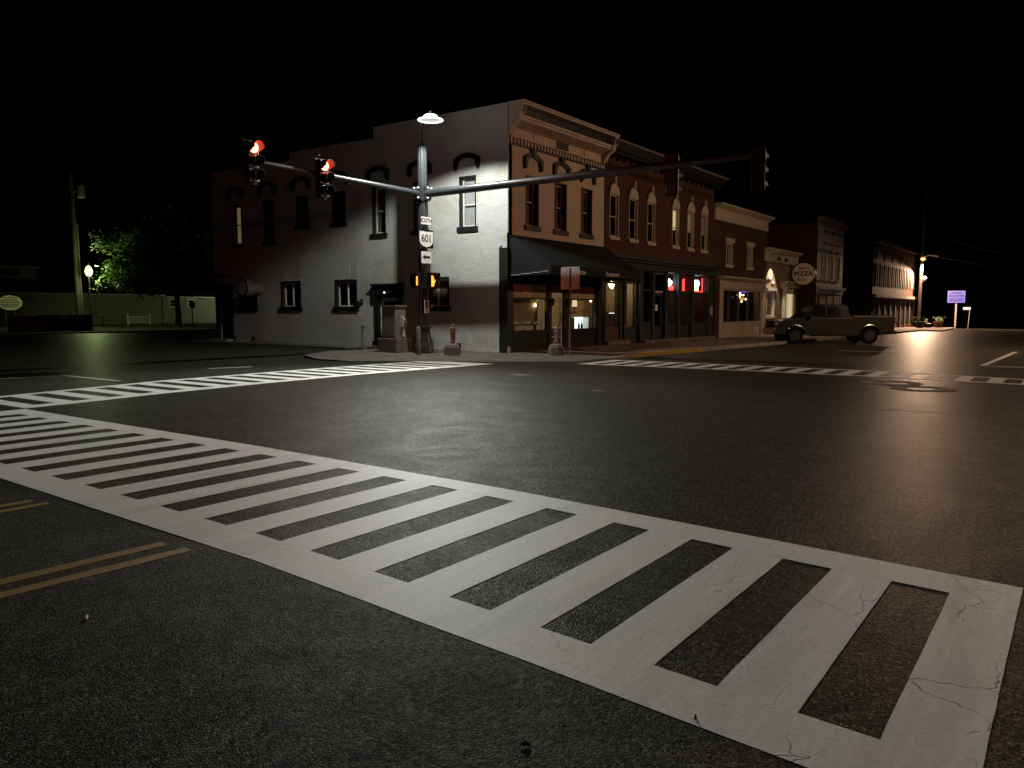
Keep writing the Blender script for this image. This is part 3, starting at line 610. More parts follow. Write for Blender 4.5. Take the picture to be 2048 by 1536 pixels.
# inside the restaurant
build('curtain', MB().fb(F, .42, 2.55, -.42, -.40, 1.12, 2.4), 'shutter', shop)
point('restaurant_light', cb, (1.6, 1.3, 2.3), 10, (1, .68, .32)); point('restaurant_light', cb, (6.6, 1.2, 2.6), 26, (1, .74, .38))
def case():
    r = root('display_case', (5.5, .4, .66), 'brightly lit white display case with bottles in the restaurant window', 'display case')
    build('cabinet', MB().box(4.95, 6.15, .25, .55, .66, .72).box(4.95, 4.99, .25, .55, .72, 1.25).box(6.11, 6.15, .25, .55, .72, 1.25), 'steel', r)
    build('back_light', MB().box(4.99, 6.11, .53, .55, .72, 1.25), 'white_case', r)
    for i, x in enumerate((5.10, 5.30, 5.55, 5.78, 5.98)):
        build('bottle', MB().lathe((x, .38, .72), [(.045, 0), (.05, .02), (.05, .2), (.018, .30), (.018, .40), (.022, .41)], 10), ('signwhite', 'glass', 'interior', 'canvas', 'glass')[i], r)
case()
r = root('window_lamp', (5.6, .62, 1.3), 'glowing cylindrical lamp shade behind the restaurant window', 'lamp')
build('shade', MB().lathe((5.6, .62, 1.68), [(.13, 0), (.10, .06), (.09, .40), (.10, .46)], 14), 'warm_soft', r); build('base', MB().lathe((5.6, .62, 1.40), [(.2, 0), (.16, .05), (.05, .12), (.06, .28)], 14), 'shutter', r)
r = root('wall_sconce', (6.4, .5, 1.7), 'angled swing arm sconce inside the restaurant window', 'lamp')
build('arm', MB().tube([(6.25, .48, 1.78), (6.42, .48, 2.12), (6.15, .44, 2.18)], .025, 6), 'shutter', r); build('bulb', MB().lathe((6.68, .48, 1.92), [(.01, -.05), (.05, 0), (.01, .05)], 8), 'warm', r)
r = root('globe_pendant', (2.35, .3, 1.95), 'small bright pendant bulb behind the first restaurant window', 'lamp')
build('bulb', MB().lathe((2.28, .33, 1.72), [(.01, -.06), (.045, 0), (.01, .06)], 8), 'warm', r); build('cord', MB().tube([(2.28, .33, 1.78), (2.45, .34, 1.94)], .008, 5), 'warm_soft', r)
r = root('dining_table', (1.3, .32, .8), 'dark table set with tumblers behind the first restaurant window', 'table')
build('top', MB().box(.6, 2.2, .12, .38, .98, 1.02), 'black_trim', r)
for x in (.72, 2.08): build('leg', MB().box(x - .03, x + .03, .2, .26, .1, .98), 'black_trim', r)
for x, hgt in ((1.12, .16), (1.85, .14), (1.95, .1)):
    r = root('tumbler', (x, .2, 1.02), {1.12: 'tall pale tumbler on the left of the dark restaurant table', 1.85: 'pale tumbler near the right end of the dark restaurant table', 1.95: 'shortest tumbler at the right end of the dark restaurant table'}[x], 'tumbler')
    build('cup', MB().lathe((x, .2, 1.02), [(.025, 0), (.035, hgt)], 10), 'offwhite', r)
# ------------------------------------------------------------------ red brick block with arched windows
bb = root('brick_building', (12.8, 0, gz(12.8) + .13), 'two storey red brick block with cream arched windows and dark green shopfronts', 'building')
BW = [(7.36, 8.16, 4.62, 6.45), (9.12, 9.94, 4.62, 6.47), (10.92, 11.73, 4.62, 6.48), (13.62, 14.43, 4.62, 6.52), (15.43, 16.28, 4.62, 6.53), (17.22, 18.08, 4.62, 6.55)]
build('front_wall', MB().wall(FX, 6.86, 18.9, 3.3, 8.3, .3, BW), 'red_brick', bb)
def hood_brick(F, uc, wd, z1, par):
    k = 10; hw = wd / 2 + .03
    lo = [F(uc - hw, 0, z1 - .02), F(uc + hw, 0, z1 - .02)]
    arc = [F(uc + hw * math.cos(math.pi * i / k), 0, z1 + .06 + .36 * math.sin(math.pi * i / k)) for i in range(k + 1)]
    build('lunette', MB().prism([lo[0], lo[1]] + arc, F.N * .03), 'cream', par)
    m = MB()
    for i in range(k):
        a0, a1 = math.pi * i / k, math.pi * (i + 1) / k
        p = [F(uc + r * math.cos(a), 0, z1 + .06 + r2 * math.sin(a)) for r, r2, a in ((hw, .36, a0), (hw + .1, .48, a0), (hw + .1, .48, a1), (hw, .36, a1))]
        m.prism(p, F.N * .06)
    build('arch', m, 'red_brick', par)
    build('keystone', MB().fb(F, uc - .06, uc + .06, 0, .09, z1 + .40, z1 + .70), 'cream', par)
for i, h in enumerate(BW):
    window(FX, *h, bb, sash='cream', casing='cream', sill='cream', hood=hood_brick, sill_h=.12, sill_w=.03, dep=.13, ct=.05, zmid=.48,
           blind={3: 'lit_blind', 4: 'lit_dim', 5: 'lit_faint'}.get(i), bz=(.44, .95))
    if i in (3, 4, 5): build('curtain', MB().fb(FX, h[0] + .14, h[0] + .34, -.17, -.155, 4.7, 5.5), ('lit_blind', 'lit_dim', 'lit_faint')[i - 3], bb)
co = build('cornice', MB().fb(FX, 6.95, 19.25, 0, .30, 8.02, 8.12).fb(FX, 6.95, 19.35, 0, .46, 8.12, 8.44), 'black_trim', bb)
build('crown_mould', MB().fb(FX, 6.90, 19.42, 0, .56, 8.44, 8.52).prism([FX(6.9, .56, 8.44), FX(6.9, .62, 8.52), FX(6.9, .5, 8.52)], (12.55, 0, 0)), 'concrete_dark', co)
for i in range(20): build('bracket', MB().prism([FX(7.3 + i * .6, 0, 7.82), FX(7.3 + i * .6, .12, 7.86), FX(7.3 + i * .6, .38, 8.02), FX(7.3 + i * .6, 0, 8.02)], (.12, 0, 0)), 'black_trim', co)
for i in range(46): build('corbel_brick', MB().fb(FX, 7.0 + i * .255, 7.11 + i * .255, 0, .05, 7.36, 7.60), 'red_brick', bb)
build('belt_course', MB().fb(FX, 6.88, 18.9, 0, .05, 7.60, 7.70), 'red_brick', bb)
sc_ = build('shop_cornice', MB().fb(FX, 6.9, 18.95, -.2, .20, 3.32, 3.62).fb(FX, 6.9, 19.0, -.2, .32, 3.62, 3.74).fb(FX, 6.9, 19.05, -.2, .46, 3.74, 3.86).fb(FX, 6.9, 18.95, -.1, .2, 3.86, 3.94), 'green_trim', bb)
build('shell', MB().box(6.87, 18.8, 13.7, 14, -.3, 8).box(6.87, 18.8, .3, 13.7, 7.5, 7.6).box(10.27, 10.32, .3, 6, 0, 3.4).box(18.62, 18.85, .3, 13.7, -.3, 7.9).box(6.87, 18.7, .3, 13.7, 3.4, 3.6).box(6.87, 18.7, .02, 13.7, -.3, .02), 'dark_brick', bb)
build('party_wall', MB().box(18.9, 18.96, .06, 13.9, 3.3, 8.3), 'red_brick', bb)
# dark green shopfronts: posts, stall risers, doors, panes
def post(u0, u1, z1=3.32, n=.10): return MB().fb(FX, u0, u1, -.2, n, gz(u0) + .1, z1)
for a, b in ((6.87, 6.95), (8.25, 8.42), (8.62, 8.84), (10.14, 10.46), (11.42, 11.68), (12.8, 13.12), (14.30, 14.62), (16.02, 16.30), (18.15, 18.88)): build('post', post(a, b), 'green_trim', bb, bevel=.008)
def bay(u0, u1, zr, zt, ztop, mid=None, riser='green_trim', pane='glass'):
    z0 = gz(u0) + .1
    f = build('shop_window', MB().fb(FX, u0, u1, -.2, .03, z0, zr - .08).fb(FX, u0, u1, -.2, .07, zr - .08, zr).fb(FX, u0, u0 + .06, -.14, 0, zr, ztop).fb(FX, u1 - .06, u1, -.14, 0, zr, ztop).fb(FX, u0 + .06, u1 - .06, -.14, 0, zt - .05, zt + .05).fb(FX, u0, u1, -.2, .02, ztop, 3.32), riser, bb)
    build('pane', MB().fb(FX, u0 + .06, u1 - .06, -.085, -.075, zr, zt - .05), pane, f)
    if ztop > zt + .1: build('pane', MB().fb(FX, u0 + .06, u1 - .06, -.085, -.075, zt + .05, ztop), pane, f)
    return f
bay(6.95, 8.25, .80, 2.70, 2.80, riser='redbrown'); bay(10.46, 11.42, 1.0, 2.45, 3.25); b2 = bay(13.12, 14.30, .9, 2.45, 3.28); b3 = bay(16.30, 18.15, .9, 2.42, 3.28)
def shopdoor(u0, u1, zt, col='green_trim', head=None):
    z0 = gz(u0) + .12
    d = build('door', MB().fb(FX, u0, u0 + .12, -.16, -.08, z0, zt).fb(FX, u1 - .12, u1, -.16, -.08, z0, zt).fb(FX, u0 + .12, u1 - .12, -.16, -.08, zt - .14, zt).fb(FX, u0 + .12, u1 - .12, -.16, -.08, z0, z0 + .75), col, bb)
    build('pane', MB().fb(FX, u0 + .12, u1 - .12, -.125, -.115, z0 + .75, zt - .14), 'glass', d)
    build('transom', MB().fb(FX, u0, u1, -.2, -.04, zt, zt + .09).fb(FX, u0, u1, -.2, -.02, 3.24, 3.32), head or col, d)
    build('pane', MB().fb(FX, u0, u1, -.125, -.115, zt + .09, 3.24), 'glass', d)
    build('handle', MB().tube([FX(u1 - .06, -.07, .9), FX(u1 - .06, -.02, .95), FX(u1 - .06, -.02, 1.2), FX(u1 - .06, -.07, 1.25)], .014, 6), 'steel', d)
    return d
d1 = shopdoor(8.84, 10.14, 2.85); build('notice', MB().fb(FX, 9.22, 9.52, -.112, -.108, 2.30, 2.72), emit('notice_paper', (.55, .62, .52), .10, (.6, .6, .55)), d1)
d2 = shopdoor(11.68, 12.8, 2.35, head='cream'); build('notice', MB().fb(FX, 12.12, 12.4, -.112, -.108, 1.5, 1.8), 'signwhite', d2)
shopdoor(14.62, 16.02, 2.40)
build('entry_step', MB().fb(FX, 6.8, 8.8, .02, .30, gz(7) + .05, gz(7) + .30), 'concrete_dark', bb); build('entry_step', MB().fb(FX, 10.2, 18.7, .11, .34, gz(14) + .05, gz(14) + .26), 'concrete_dark', bb)
build('wall_box', MB().fb(FX, 18.4, 18.58, .10, .18, 1.25, 1.75), 'blind', bb)
# rooms behind the shopfronts
build('room_wall', MB().box(10.36, 18.6, 2.6, 2.7, 0, 3.38).box(13.0, 13.05, .2, 2.6, 0, 3.38).box(16.1, 16.15, .2, 2.6, 0, 3.38), 'interior', bb)
build('brick_lining', MB().box(18.5, 18.6, .22, 2.6, .02, 3.38), 'red_brick', bb)
point('neon_spill', bb, (17.2, .6, 2.5), 4, (1, .10, .06), .15); point('neon_spill', bb, (13.7, .45, 2.8), 4, (.7, .85, 1), .1); point('neon_spill', bb, (15.3, .5, 2.6), .7, (1, .1, .08), .1)
def neon(name, label, parts):
    u = sum(p.x for p in parts[0][0].v) / len(parts[0][0].v); r = root(name, (u, .17, 2.3), label, 'neon sign', 'neon signs in the dark green shopfronts')
    for m_, mat in parts: build('tube', m_, mat, r)
neon('neon_sign', 'white neon with a red ball in the middle shop window', [(MB().tube([FX(13.34 + .02 * i, -.15, 2.86 + .12 * math.sin(i * 1.1)) for i in range(26)], .045, 8).lathe(FX(13.56, -.16, 2.68), [(.05, 0), (.2, .1), (.22, .24), (.1, .36)], 12), 'neon_white'), (MB().lathe(FX(13.98, -.16, 2.48), [(.05, 0), (.12, .06), (.12, .2), (.04, .26)], 12), 'neon_red')])
neon('neon_sign', 'slim red arrow shaped neon behind the right hand shop door', [(MB().tube([FX(15.62, -.22, 2.48), FX(15.6, -.22, 3.0), FX(15.66, -.22, 3.08)], .055, 8).prism([FX(15.52, -.2, 2.9), FX(15.72, -.2, 2.9), FX(15.64, -.2, 3.12)], (0, .03, 0)), 'neon_red')])
neon('neon_sign', 'large glaring white and yellow neon in the red lit shop window', [(MB().tube([FX(16.62 + .022 * i, -.15, 2.95 + .10 * math.sin(i * .9)) for i in range(36)], .06, 8).fb(FX, 16.66, 17.42, -.17, -.15, 2.80, 3.05), 'neon_white'), (MB().fb(FX, 16.72, 17.38, -.17, -.15, 2.55, 2.78), 'neon_yel'), (MB().tube([FX(16.52, -.15, 2.5), FX(17.9, -.15, 2.5), FX(17.9, -.15, 3.2)], .03, 8), 'neon_red')])
r = root('chandelier', (9.25, .9, 2.7), 'blazing crystal chandelier behind the narrow restaurant window', 'chandelier')
build('arms', MB().tube([(9.25, .9, 3.0), (9.25, .9, 2.62)], .02, 6).tube([(9.02, .9, 2.72), (9.25, .9, 2.62), (9.48, .9, 2.70)], .015, 6), 'steel', r)
for dx, dz in ((-.25, .05), (-.12, -.02), (0, .08), (.12, -.05), (.24, .03)): build('bulb', MB().lathe((9.25 + dx, .9 + dx * .2, 2.66 + dz), [(.02, -.12), (.07, 0), (.03, .10)], 10), 'warm', r)
point('chandelier_light', r, (9.25, .8, 2.45), 8, (1, .8, .45))
r = root('bar_counter', (9.3, 1.0, .1), 'dark bar counter with a bright strip along its top in the restaurant', 'counter')
build('front', MB().box(8.6, 10.1, .9, 1.1, .1, 1.38), 'redbrown', r); build('top', MB().box(8.55, 10.12, .82, 1.15, 1.38, 1.43), 'interior', r); build('light_strip', MB().box(8.9, 9.5, .80, .82, 1.385, 1.41), 'white_case', r)
# ------------------------------------------------------------------ brick shop with cream parapet and cream shopfront
s3 = root('parapet_shop', (23.4, 0, gz(23) + .13), 'brick shop with cream parapet band and wide cream framed display window', 'building')
U3 = [(20.85, 21.85, 4.05, 5.3), (24.25, 25.25, 4.05, 5.3)]
build('front_wall', MB().wall(FX, 18.9, 27.9, 3.3, 7.22, .3, U3), 'dark_brick', s3)
for h in U3:
    w_ = window(FX, *h, s3, sash='black_trim', casing='cream', sill='cream', sill_h=.14, sill_w=.1, dep=.26, ct=.12)
    build('lintel', MB().fb(FX, h[0] - .15, h[1] + .15, 0, .08, h[3], h[3] + .24), 'cream', w_)
pp = build('parapet', MB().fb(FX, 19.02, 27.8, .0, .07, 6.40, 7.10).prism([FX(19.02, .07, 7.0), FX(19.02, .42, 7.20), FX(19.02, .42, 7.27), FX(19.02, 0, 7.27), FX(19.02, 0, 7.0)], (8.95, 0, 0)), 'cream', s3)
build('side_wall', MB().box(27.6, 27.9, .02, 12, -.4, 7.2).box(18.97, 27.6, 11.7, 12, -.4, 7.2).box(18.97, 27.6, .3, 11.7, 6.2, 6.3).box(18.97, 27.6, .3, 11.7, 3.3, 3.4).box(18.97, 27.6, .02, 11.7, -.4, 0.), 'dark_brick', s3)
z0 = gz(23)
f3 = build('shopfront', MB().fb(FX, 19.72, 20.28, -.2, .14, z0, 3.3).fb(FX, 26.75, 27.45, -.2, .14, z0, 3.3).fb(FX, 20.28, 26.75, -.2, .08, 2.64, 3.3).fb(FX, 19.6, 27.6, -.1, .16, 2.72, 2.8).prism([FX(19.6, .14, 3.16), FX(19.6, .40, 3.30), FX(19.6, .40, 3.40), FX(19.6, 0, 3.40), FX(19.6, 0, 3.16)], (8.1, 0, 0)).fb(FX, 20.28, 26.5, -.2, .10, z0, .80).fb(FX, 20.28, 26.55, -.2, .14, .80, .86), 'cream', s3)
for i in range(4): build('panel', MB().fb(FX, 20.4 + i * 1.55, 21.8 + i * 1.55, .1, .115, .1, .7), 'cream', f3)
for x in (21.5, 23.08, 24.68): build('mullion', MB().fb(FX, x - .03, x + .03, -.1, .02, .86, 2.64), 'steel', f3)
for a, b in zip((20.28, 21.5, 23.08, 24.68), (21.5, 23.08, 24.68, 26.5)): build('pane', MB().fb(FX, a + .03, b - .03, -.06, -.05, .86, 2.64), 'glass', f3)
build('door_jamb', MB().fb(FX, 26.5, 26.75, -.3, .02, z0, 2.64), 'redbrown', f3)
build('stone_base', MB().fb(FX, 19.0, 19.7, -.2, .12, z0, 3.3), 'dark_brick', s3)
build('room_wall', MB().box(18.97, 27.6, 3.0, 3.1, -.1, 3.3), 'dark_int', s3)
r = root('hanging_lantern', (25.2, .8, 2.0), 'bright starburst pendant behind the wide cream framed shop window', 'lamp')
build('bulb', MB().lathe((25.2, .75, 2.45), [(.03, -.16), (.13, -.02), (.12, .06), (.03, .16)], 12), 'warm', r); build('shade', MB().lathe((25.75, .78, 2.2), [(.05, -.1), (.2, 0), (.2, .1)], 12), emit('amber_shade', (1, .45, .15), .9), r)
for dx, dz in ((.75, .1), (.45, -.3), (1.2, -.15), (-.05, -.45)): build('bead', MB().lathe((25.2 + dx, .75, 2.35 + dz), [(.01, -.05), (.05, 0), (.01, .05)], 8), 'warm', r)
r = root('neon_sign', (25.3, .2, 2.4), 'violet neon outline at the top of the cream framed shop window', 'neon sign'); build('tube', MB().tube([FX(23.9, -.3, 2.25), FX(23.92, -.3, 2.6), FX(24.9, -.3, 2.62), FX(25.5, -.3, 2.6), FX(25.52, -.3, 2.2)], .03, 6), 'neon_violet', r)
point('lantern_light', r, (25.0, 1.1, 2.3), 5, (1, .7, .35))
# ------------------------------------------------------------------ one storey pizza shop
s4 = root('pizza_shop', (31, 0, gz(31) + .13), 'low tan brick shop with cream parapet, lit wall and white framed window', 'building')
build('front_wall', MB().wall(FX, 27.9, 34.5, -.4, 5.3, .3, [(28.05, 29.7, 1.1, 2.75), (31.85, 33.5, -.2, 2.62)]), 'tan_brick', s4)
build('parapet', MB().fb(FX, 27.4, 34.5, .0, .06, 4.60, 5.22).prism([FX(27.4, .06, 5.14), FX(27.4, .36, 5.34), FX(27.4, .36, 5.42), FX(27.4, 0, 5.42), FX(27.4, 0, 5.14)], (7.2, 0, 0)), 'cream', s4)
build('shell', MB().box(34.2, 34.5, .02, 10, -.5, 5.3).box(27.92, 34.2, 9.7, 10, -.5, 5.3).box(27.92, 34.2, .3, 9.7, 4.6, 4.7).box(27.92, 34.2, 2.5, 2.6, -.4, 4.5), 'dark_brick', s4)
w4 = window(FX, 28.05, 29.7, 1.1, 2.75, s4, sash='offwhite', casing='offwhite', sill='offwhite', ct=.14, dep=.14, blind='blind', bz=(0, 1), sill_h=.12, sill_w=.08)
build('header', MB().fb(FX, 27.95, 29.8, 0, .12, 2.75, 2.92), 'offwhite', s4)
build('column', MB().lathe(FX(31.0, .22, gz(31) + .12), [(.24, 0), (.24, .16), (.17, .22), (.14, 2.9), (.17, 2.95), (.22, 3.0), (.24, 3.12)], 16), 'offwhite', s4, smooth=True)
build('entablature', MB().fb(FX, 30.7, 34.0, 0, .42, 3.22, 3.34).fb(FX, 30.75, 33.9, 0, .36, 3.02, 3.22).fb(FX, 31.3, 33.85, 0, .12, 2.62, 3.02).prism([FX(30.7, .42, 3.3), FX(30.7, .6, 3.42), FX(30.7, .0, 3.42), FX(30.7, 0, 3.3)], (3.4, 0, 0)), 'cream', s4)
dd = build('door', MB().fb(FX, 31.85, 32.05, -.2, .04, -.1, 2.62).fb(FX, 33.3, 33.5, -.2, .04, -.1, 2.62).fb(FX, 32.05, 33.3, -.16, -.1, -.1, 2.62), emit('door_glow', (1, .80, .46), .42, (.5, .42, .3)), s4)  # interior light put into the door and jambs as emission
build('pilaster', MB().fb(FX, 33.55, 33.85, 0, .12, -.1, 3.02), 'cream', s4)
gn = build('gooseneck_lamp', MB().tube([FX(30.1, .05, 4.98), FX(30.25, .22, 5.12), FX(30.3, .42, 5.06), FX(30.2, .52, 4.86)], .02, 6).lathe(FX(30.2, .52, 4.66), [(.17, 0), (.12, .08), (.05, .18), (.03, .24)], 12), 'black_metal', s4)
gm = build('gooseneck_lamp', MB().tube([FX(28.55, .05, 4.98), FX(28.7, .22, 5.12), FX(28.75, .42, 5.06), FX(28.7, .52, 4.86)], .02, 6).lathe(FX(28.7, .52, 4.66), [(.17, 0), (.12, .08), (.05, .18), (.03, .24)], 12), 'black_metal', s4)
spot('gooseneck_light', s4, FX(28.7, .50, 4.62), FX(28.75, .30, 0), 460, (1, .86, .62), 92, .35, .04)
r = root('neon_sign', (28.8, -.06, 3.4), 'small white and pink script neon under the gooseneck lamp', 'neon sign')
build('tube', MB().tube([FX(28.35 + .03 * i, .06, 3.62 + .1 * math.sin(i * 1.7)) for i in range(13)], .03, 6), emit('script_white', (.9, 1, .85), 2.5), r); build('tube', MB().tube([FX(28.9 + .03 * i, .06, 3.30 + .08 * math.sin(i * 1.4)) for i in range(16)], .03, 6), emit('script_pink', (1, .6, .5), 1.2), r)
pz = root('round_sign', (32.6, -.98, 3.1), 'round projecting pizza sign with black and red lettering', 'sign')
cs = V((32.6, -.98, 3.94)); nv = V((-1, -.12, 0)).normalized(); rv = V((-nv.y, nv.x, 0)) * -1; rv = V((nv.y, -nv.x, 0)) * 1
rv = V((0, 0, 1)).cross(nv).normalized()
build('rim', MB().tube([cs - nv * .08, cs + nv * .08], .78, 36), 'black_trim', pz); build('face', MB().tube([cs + nv * .08, cs + nv * .09], .71, 36), 'signcream', pz)
for dz_ in (.5, -.4): build('arm', MB().tube([cs + V((0, .6, dz_)), V((32.6, .0, 4.0 + dz_))], .04, 6), 'black_metal', pz)
F0 = cs + nv * .092
text('lettering', "JIM'S", F0 + V((0, 0, .36)), rv, (0, 0, 1), .30, 'red_txt', pz, 1.1, bold=.006); text('lettering', 'PIZZA', F0, rv, (0, 0, 1), .40, 'signblack', pz, 1.12, bold=.012); text('lettering', 'Box', F0 + V((0, 0, -.36)) - rv * .12, rv, (0, 0, 1), .34, 'red_txt', pz, 1.1, bold=.004)
# ------------------------------------------------------------------ narrow tall cream fronted building
s5 = root('narrow_building', (43.3, 0, gz(43) + .13), 'narrow tall cream fronted building standing apart behind the pickup', 'building')
W5 = [(41.0 + 2.1 * i, 42.3 + 2.1 * i, 3.85, 5.95) for i in range(3)]
build('front_wall', MB().wall(FX, 39.5, 47.3, -.5, 8.0, .3, W5), 'cream', s5)
for h in W5:
    w_ = window(FX, *h, s5, sash='cream', casing='cream', sill='sill_brown', ct=.2, dep=.25, glassm='glass', sill_w=-.05, sill_h=.1)
    build('hood', MB().fb(FX, h[0] + .1, h[1] - .1, 0, .12, 5.95, 6.2), 'sill_brown', w_)
for i in range(3): 
    for z in (6.55, 7.45): build('block', MB().fb(FX, 41.1 + 2.1 * i, 42.2 + 2.1 * i, 0, .08, z, z + .17), 'sill_brown', s5)
build('cornice', MB().fb(FX, 39.3, 47.4, 0, .15, 7.85, 8.0).prism([FX(39.3, 0, 8.0), FX(39.3, .4, 8.3), FX(39.3, .4, 8.42), FX(39.3, 0, 8.42)], (8.2, 0, 0)), 'tan_brick', s5)
build('side_wall', MB().box(39.46, 39.5, .0, 14, -.5, 8.0).box(39.5, 47.3, 13.7, 14, -.5, 7.8).box(47.28, 47.3, .0, 14, -.5, 7.8).box(39.5, 47.3, .3, 13.7, 7.2, 7.3), 'dark_brick', s5)
build('shop_cornice', MB().fb(FX, 39.5, 47.3, 0, .3, 3.1, 3.3).fb(FX, 39.5, 47.3, 0, .1, 2.75, 3.1), 'cream', s5)
build('shop_recess', MB().fb(FX, 40.1, 46.7, .0, .03, -.3, 2.75), 'black_trim', s5)
for i in range(3):
    p_ = build('shop_window', MB().fb(FX, 40.4 + 2.1 * i, 42.0 + 2.1 * i, .03, .06, .6, 1.6), 'darkglass', s5)
    build('shade', MB().fb(FX, 40.4 + 2.1 * i, 42.0 + 2.1 * i, .03, .07, 1.95, 2.65), 'cream', p_)
# ------------------------------------------------------------------ long brick block at the far end
s6 = root('far_brick_block', (70, 0, gz(70) + .13), 'long dark brick block with rows of tall windows at the street end', 'building')
build('front_wall', MB().wall(FX, 59, 82, -1, 8.15, .3, []), 'red_brick', s6)
build('side_wall', MB().box(58.96, 59, 0, 16, -1, 8.1).box(59, 82, 15.7, 16, -1, 8.0).box(81.9, 82.04, 0.02, 16, -1, 8.1).box(59, 82, .3, 15.7, 7.4, 7.5), 'dark_brick', s6)
build('cornice', MB().fb(FX, 58.9, 82.2, 0, .35, 7.95, 8.25), 'dark_brick', s6)
for i in range(11):
    u = 60.2 + i * 2.0
    w_ = build('window', MB().fb(FX, u, u + .22, 0, .07, 3.9, 5.85).fb(FX, u + .88, u + 1.1, 0, .07, 3.9, 5.85).fb(FX, u, u + 1.1, 0, .08, 5.85, 6.0), 'concrete_dark', s6)
    build('pane', MB().fb(FX, u + .22, u + .88, 0, .02, 3.9, 5.85), 'darkglass', w_)
    if i % 2 == 0: build('panel', MB().fb(FX, u, u + .22, 0, .06, 6.4, 7.4), 'concrete_dark', s6)
build('shop_cornice', MB().fb(FX, 59.1, 82, 0, .3, 2.75, 3.05), 'concrete', s6)
for i in range(8): build('shop_window', MB().fb(FX, 59.7 + i * 2.8, 61.3 + i * 2.8, 0, .03, .2, 2.5), 'signblack', s6); build('pilaster', MB().fb(FX, 61.5 + i * 2.8, 62.0 + i * 2.8, 0, .12, -.6, 2.75), 'concrete_dark', s6)
# ================================================================== SIGNAL MAST
PX, PY, PZ = -2.0, 2.1, .04
mp = root('signal_mast', (PX, PY, PZ), 'black fluted traffic signal mast with two long arms and a round street lamp', 'signal mast')
build('base', MB().lathe((PX, PY, PZ - .03), [(.34, 0), (.34, .30), (.31, .34), (.29, .46), (.24, .62), (.21, .85), (.235, .90), (.235, .97), (.19, 1.0)], 16), 'black_metal', mp, smooth=True)
build('shaft', MB().lathe((PX, PY, 0), [(.17, .95), (.165, 3), (.16, 5.2), (.155, 7.0), (.13, 7.06), (.05, 7.16), (.02, 7.22)], 24, .10), 'pole_metal', mp)
cl = build('clamp_plate', MB().lathe((PX, PY, 0), [(.21, 5.22), (.21, 5.72)], 8).box(PX - .28, PX + .28, PY - .12, PY + .12, 5.26, 5.68).box(PX - .12, PX + .12, PY - .28, PY + .28, 5.26, 5.68), 'black_metal', mp)
for dx, dy in ((-.295, -.09), (-.295, .09), (-.09, -.295), (.09, -.295)):
    for z in (5.31, 5.64):
        d = V((dx, dy, 0)); ax = V((-1, 0, 0)) if abs(dx) > .2 else V((0, -1, 0))
        build('bolt', MB().tube([V((PX, PY, z)) + d, V((PX, PY, z)) + d + ax * .05], .032, 8), 'bolt', cl)
build('mast_arm', MB().tube([(PX - .2, PY, 5.47), (PX - 3.5, PY, 5.52), (-8.95, PY, 5.57)], [.10, .085, .06], 14), 'pole_metal', mp, smooth=True)
build('mast_arm', MB().tube([(PX, PY - .2, 5.47), (PX, PY - 5, 5.50), (PX, -9.3, 5.53)], [.14, .115, .07], 14).tube([(PX, PY - .2, 5.38), (PX, PY - 5, 5.415), (PX, -9.2, 5.455)], [.05, .045, .03], 8), 'pole_metal', mp, smooth=True)
LP_ = V((-3.1, .75, 7.54))
build('lamp_bracket', MB().tube([(PX, PY, 7.15), (PX - .1, PY - .12, 7.55), (PX - .45, PY - .55, 7.82), (LP_.x + .25, LP_.y + .3, 7.88), (LP_.x, LP_.y, 7.80)], .028, 8), 'black_metal', mp, smooth=True)
lm = build('lamp_head', MB().lathe(LP_, [(.25, .02), (.24, .08), (.18, .145), (.09, .18), (.03, .19)], 24), emit('lamp_dome', LED, 22, (.7, .7, .7)), mp, smooth=True)
n = 28; t = MB()
t.tube([LP_ + V((.385 * math.cos(2 * math.pi * k / n), .385 * math.sin(2 * math.pi * k / n), 0)) for k in range(n + 1)], .022, 8, False)
build('rim', t, 'led_rim', lm); build('lens', MB().lathe(LP_, [(.365, .012), (.26, .02)], 24), emit('lamp_lens', LED, .45, (.5, .5, .5)), lm)
spot('led_down', mp, *LAMPS['led_down']); spot('led_street', mp, *LAMPS['led_street'])
# ------------------------------------------------------------------ traffic signal heads
def head(label, base, face, lit):
    # base: middle of the head ; face: facing direction
    f = V(face).normalized(); r_ = V((-f.y, f.x, 0)) ; c = V(base); up = V((0, 0, 1))
    o = root('traffic_signal', (c.x, c.y, c.z - .56), label, 'traffic signal', 'traffic signals on the mast arms')
    h = MB()
    for k in (-1, 0, 1): h.obox(c + up * k * .365, r_ * .165, f * .10, up * .175)
    build('housing', h, 'black_metal', o, bevel=.02)
    build('backplate', MB().obox(c - f * .07, r_ * .21, f * .006, up * .58), 'signblack', o)
    for k in (-1, 0, 1):
        cc = c + up * k * .365 + f * .10
        v = MB(); nn = 18; a0, a1 = R(-40), R(220)
        vs = []
        for i in range(nn + 1):
            a = a0 + (a1 - a0) * i / nn; d = r_ * math.cos(a) + up * math.sin(a); L = .26 if math.sin(a) > -.2 else .12
            vs += [cc + d * .150, cc + d * .150 + f * L, cc + d * .158 + f * L, cc + d * .158]
        fs = []
        for i in range(nn):
            b0 = 4 * i; fs += [(b0, b0 + 1, b0 + 5, b0 + 4), (b0 + 1, b0 + 2, b0 + 6, b0 + 5), (b0 + 2, b0 + 3, b0 + 7, b0 + 6)]
        vz = build('visor', v.add(vs, fs), 'carblack', o, smooth=True)
        build('lens', MB().tube([cc, cc + f * .015, cc + f * .035], [.145, .14, .07], 20), 'red_on' if (lit and k == 1) else 'lens_off', o)
    if lit:
        p0 = c + up * .365 + f * .42
        spot('red_beam', o, p0, p0 + f * 5 - up * .6, 150, (1, .04, .03), 130, .6, .08)
    return o
s1 = head('red traffic signal at the far end of the left arm', (-9.05, PY - .22, 5.49), (0, -1, 0), True)
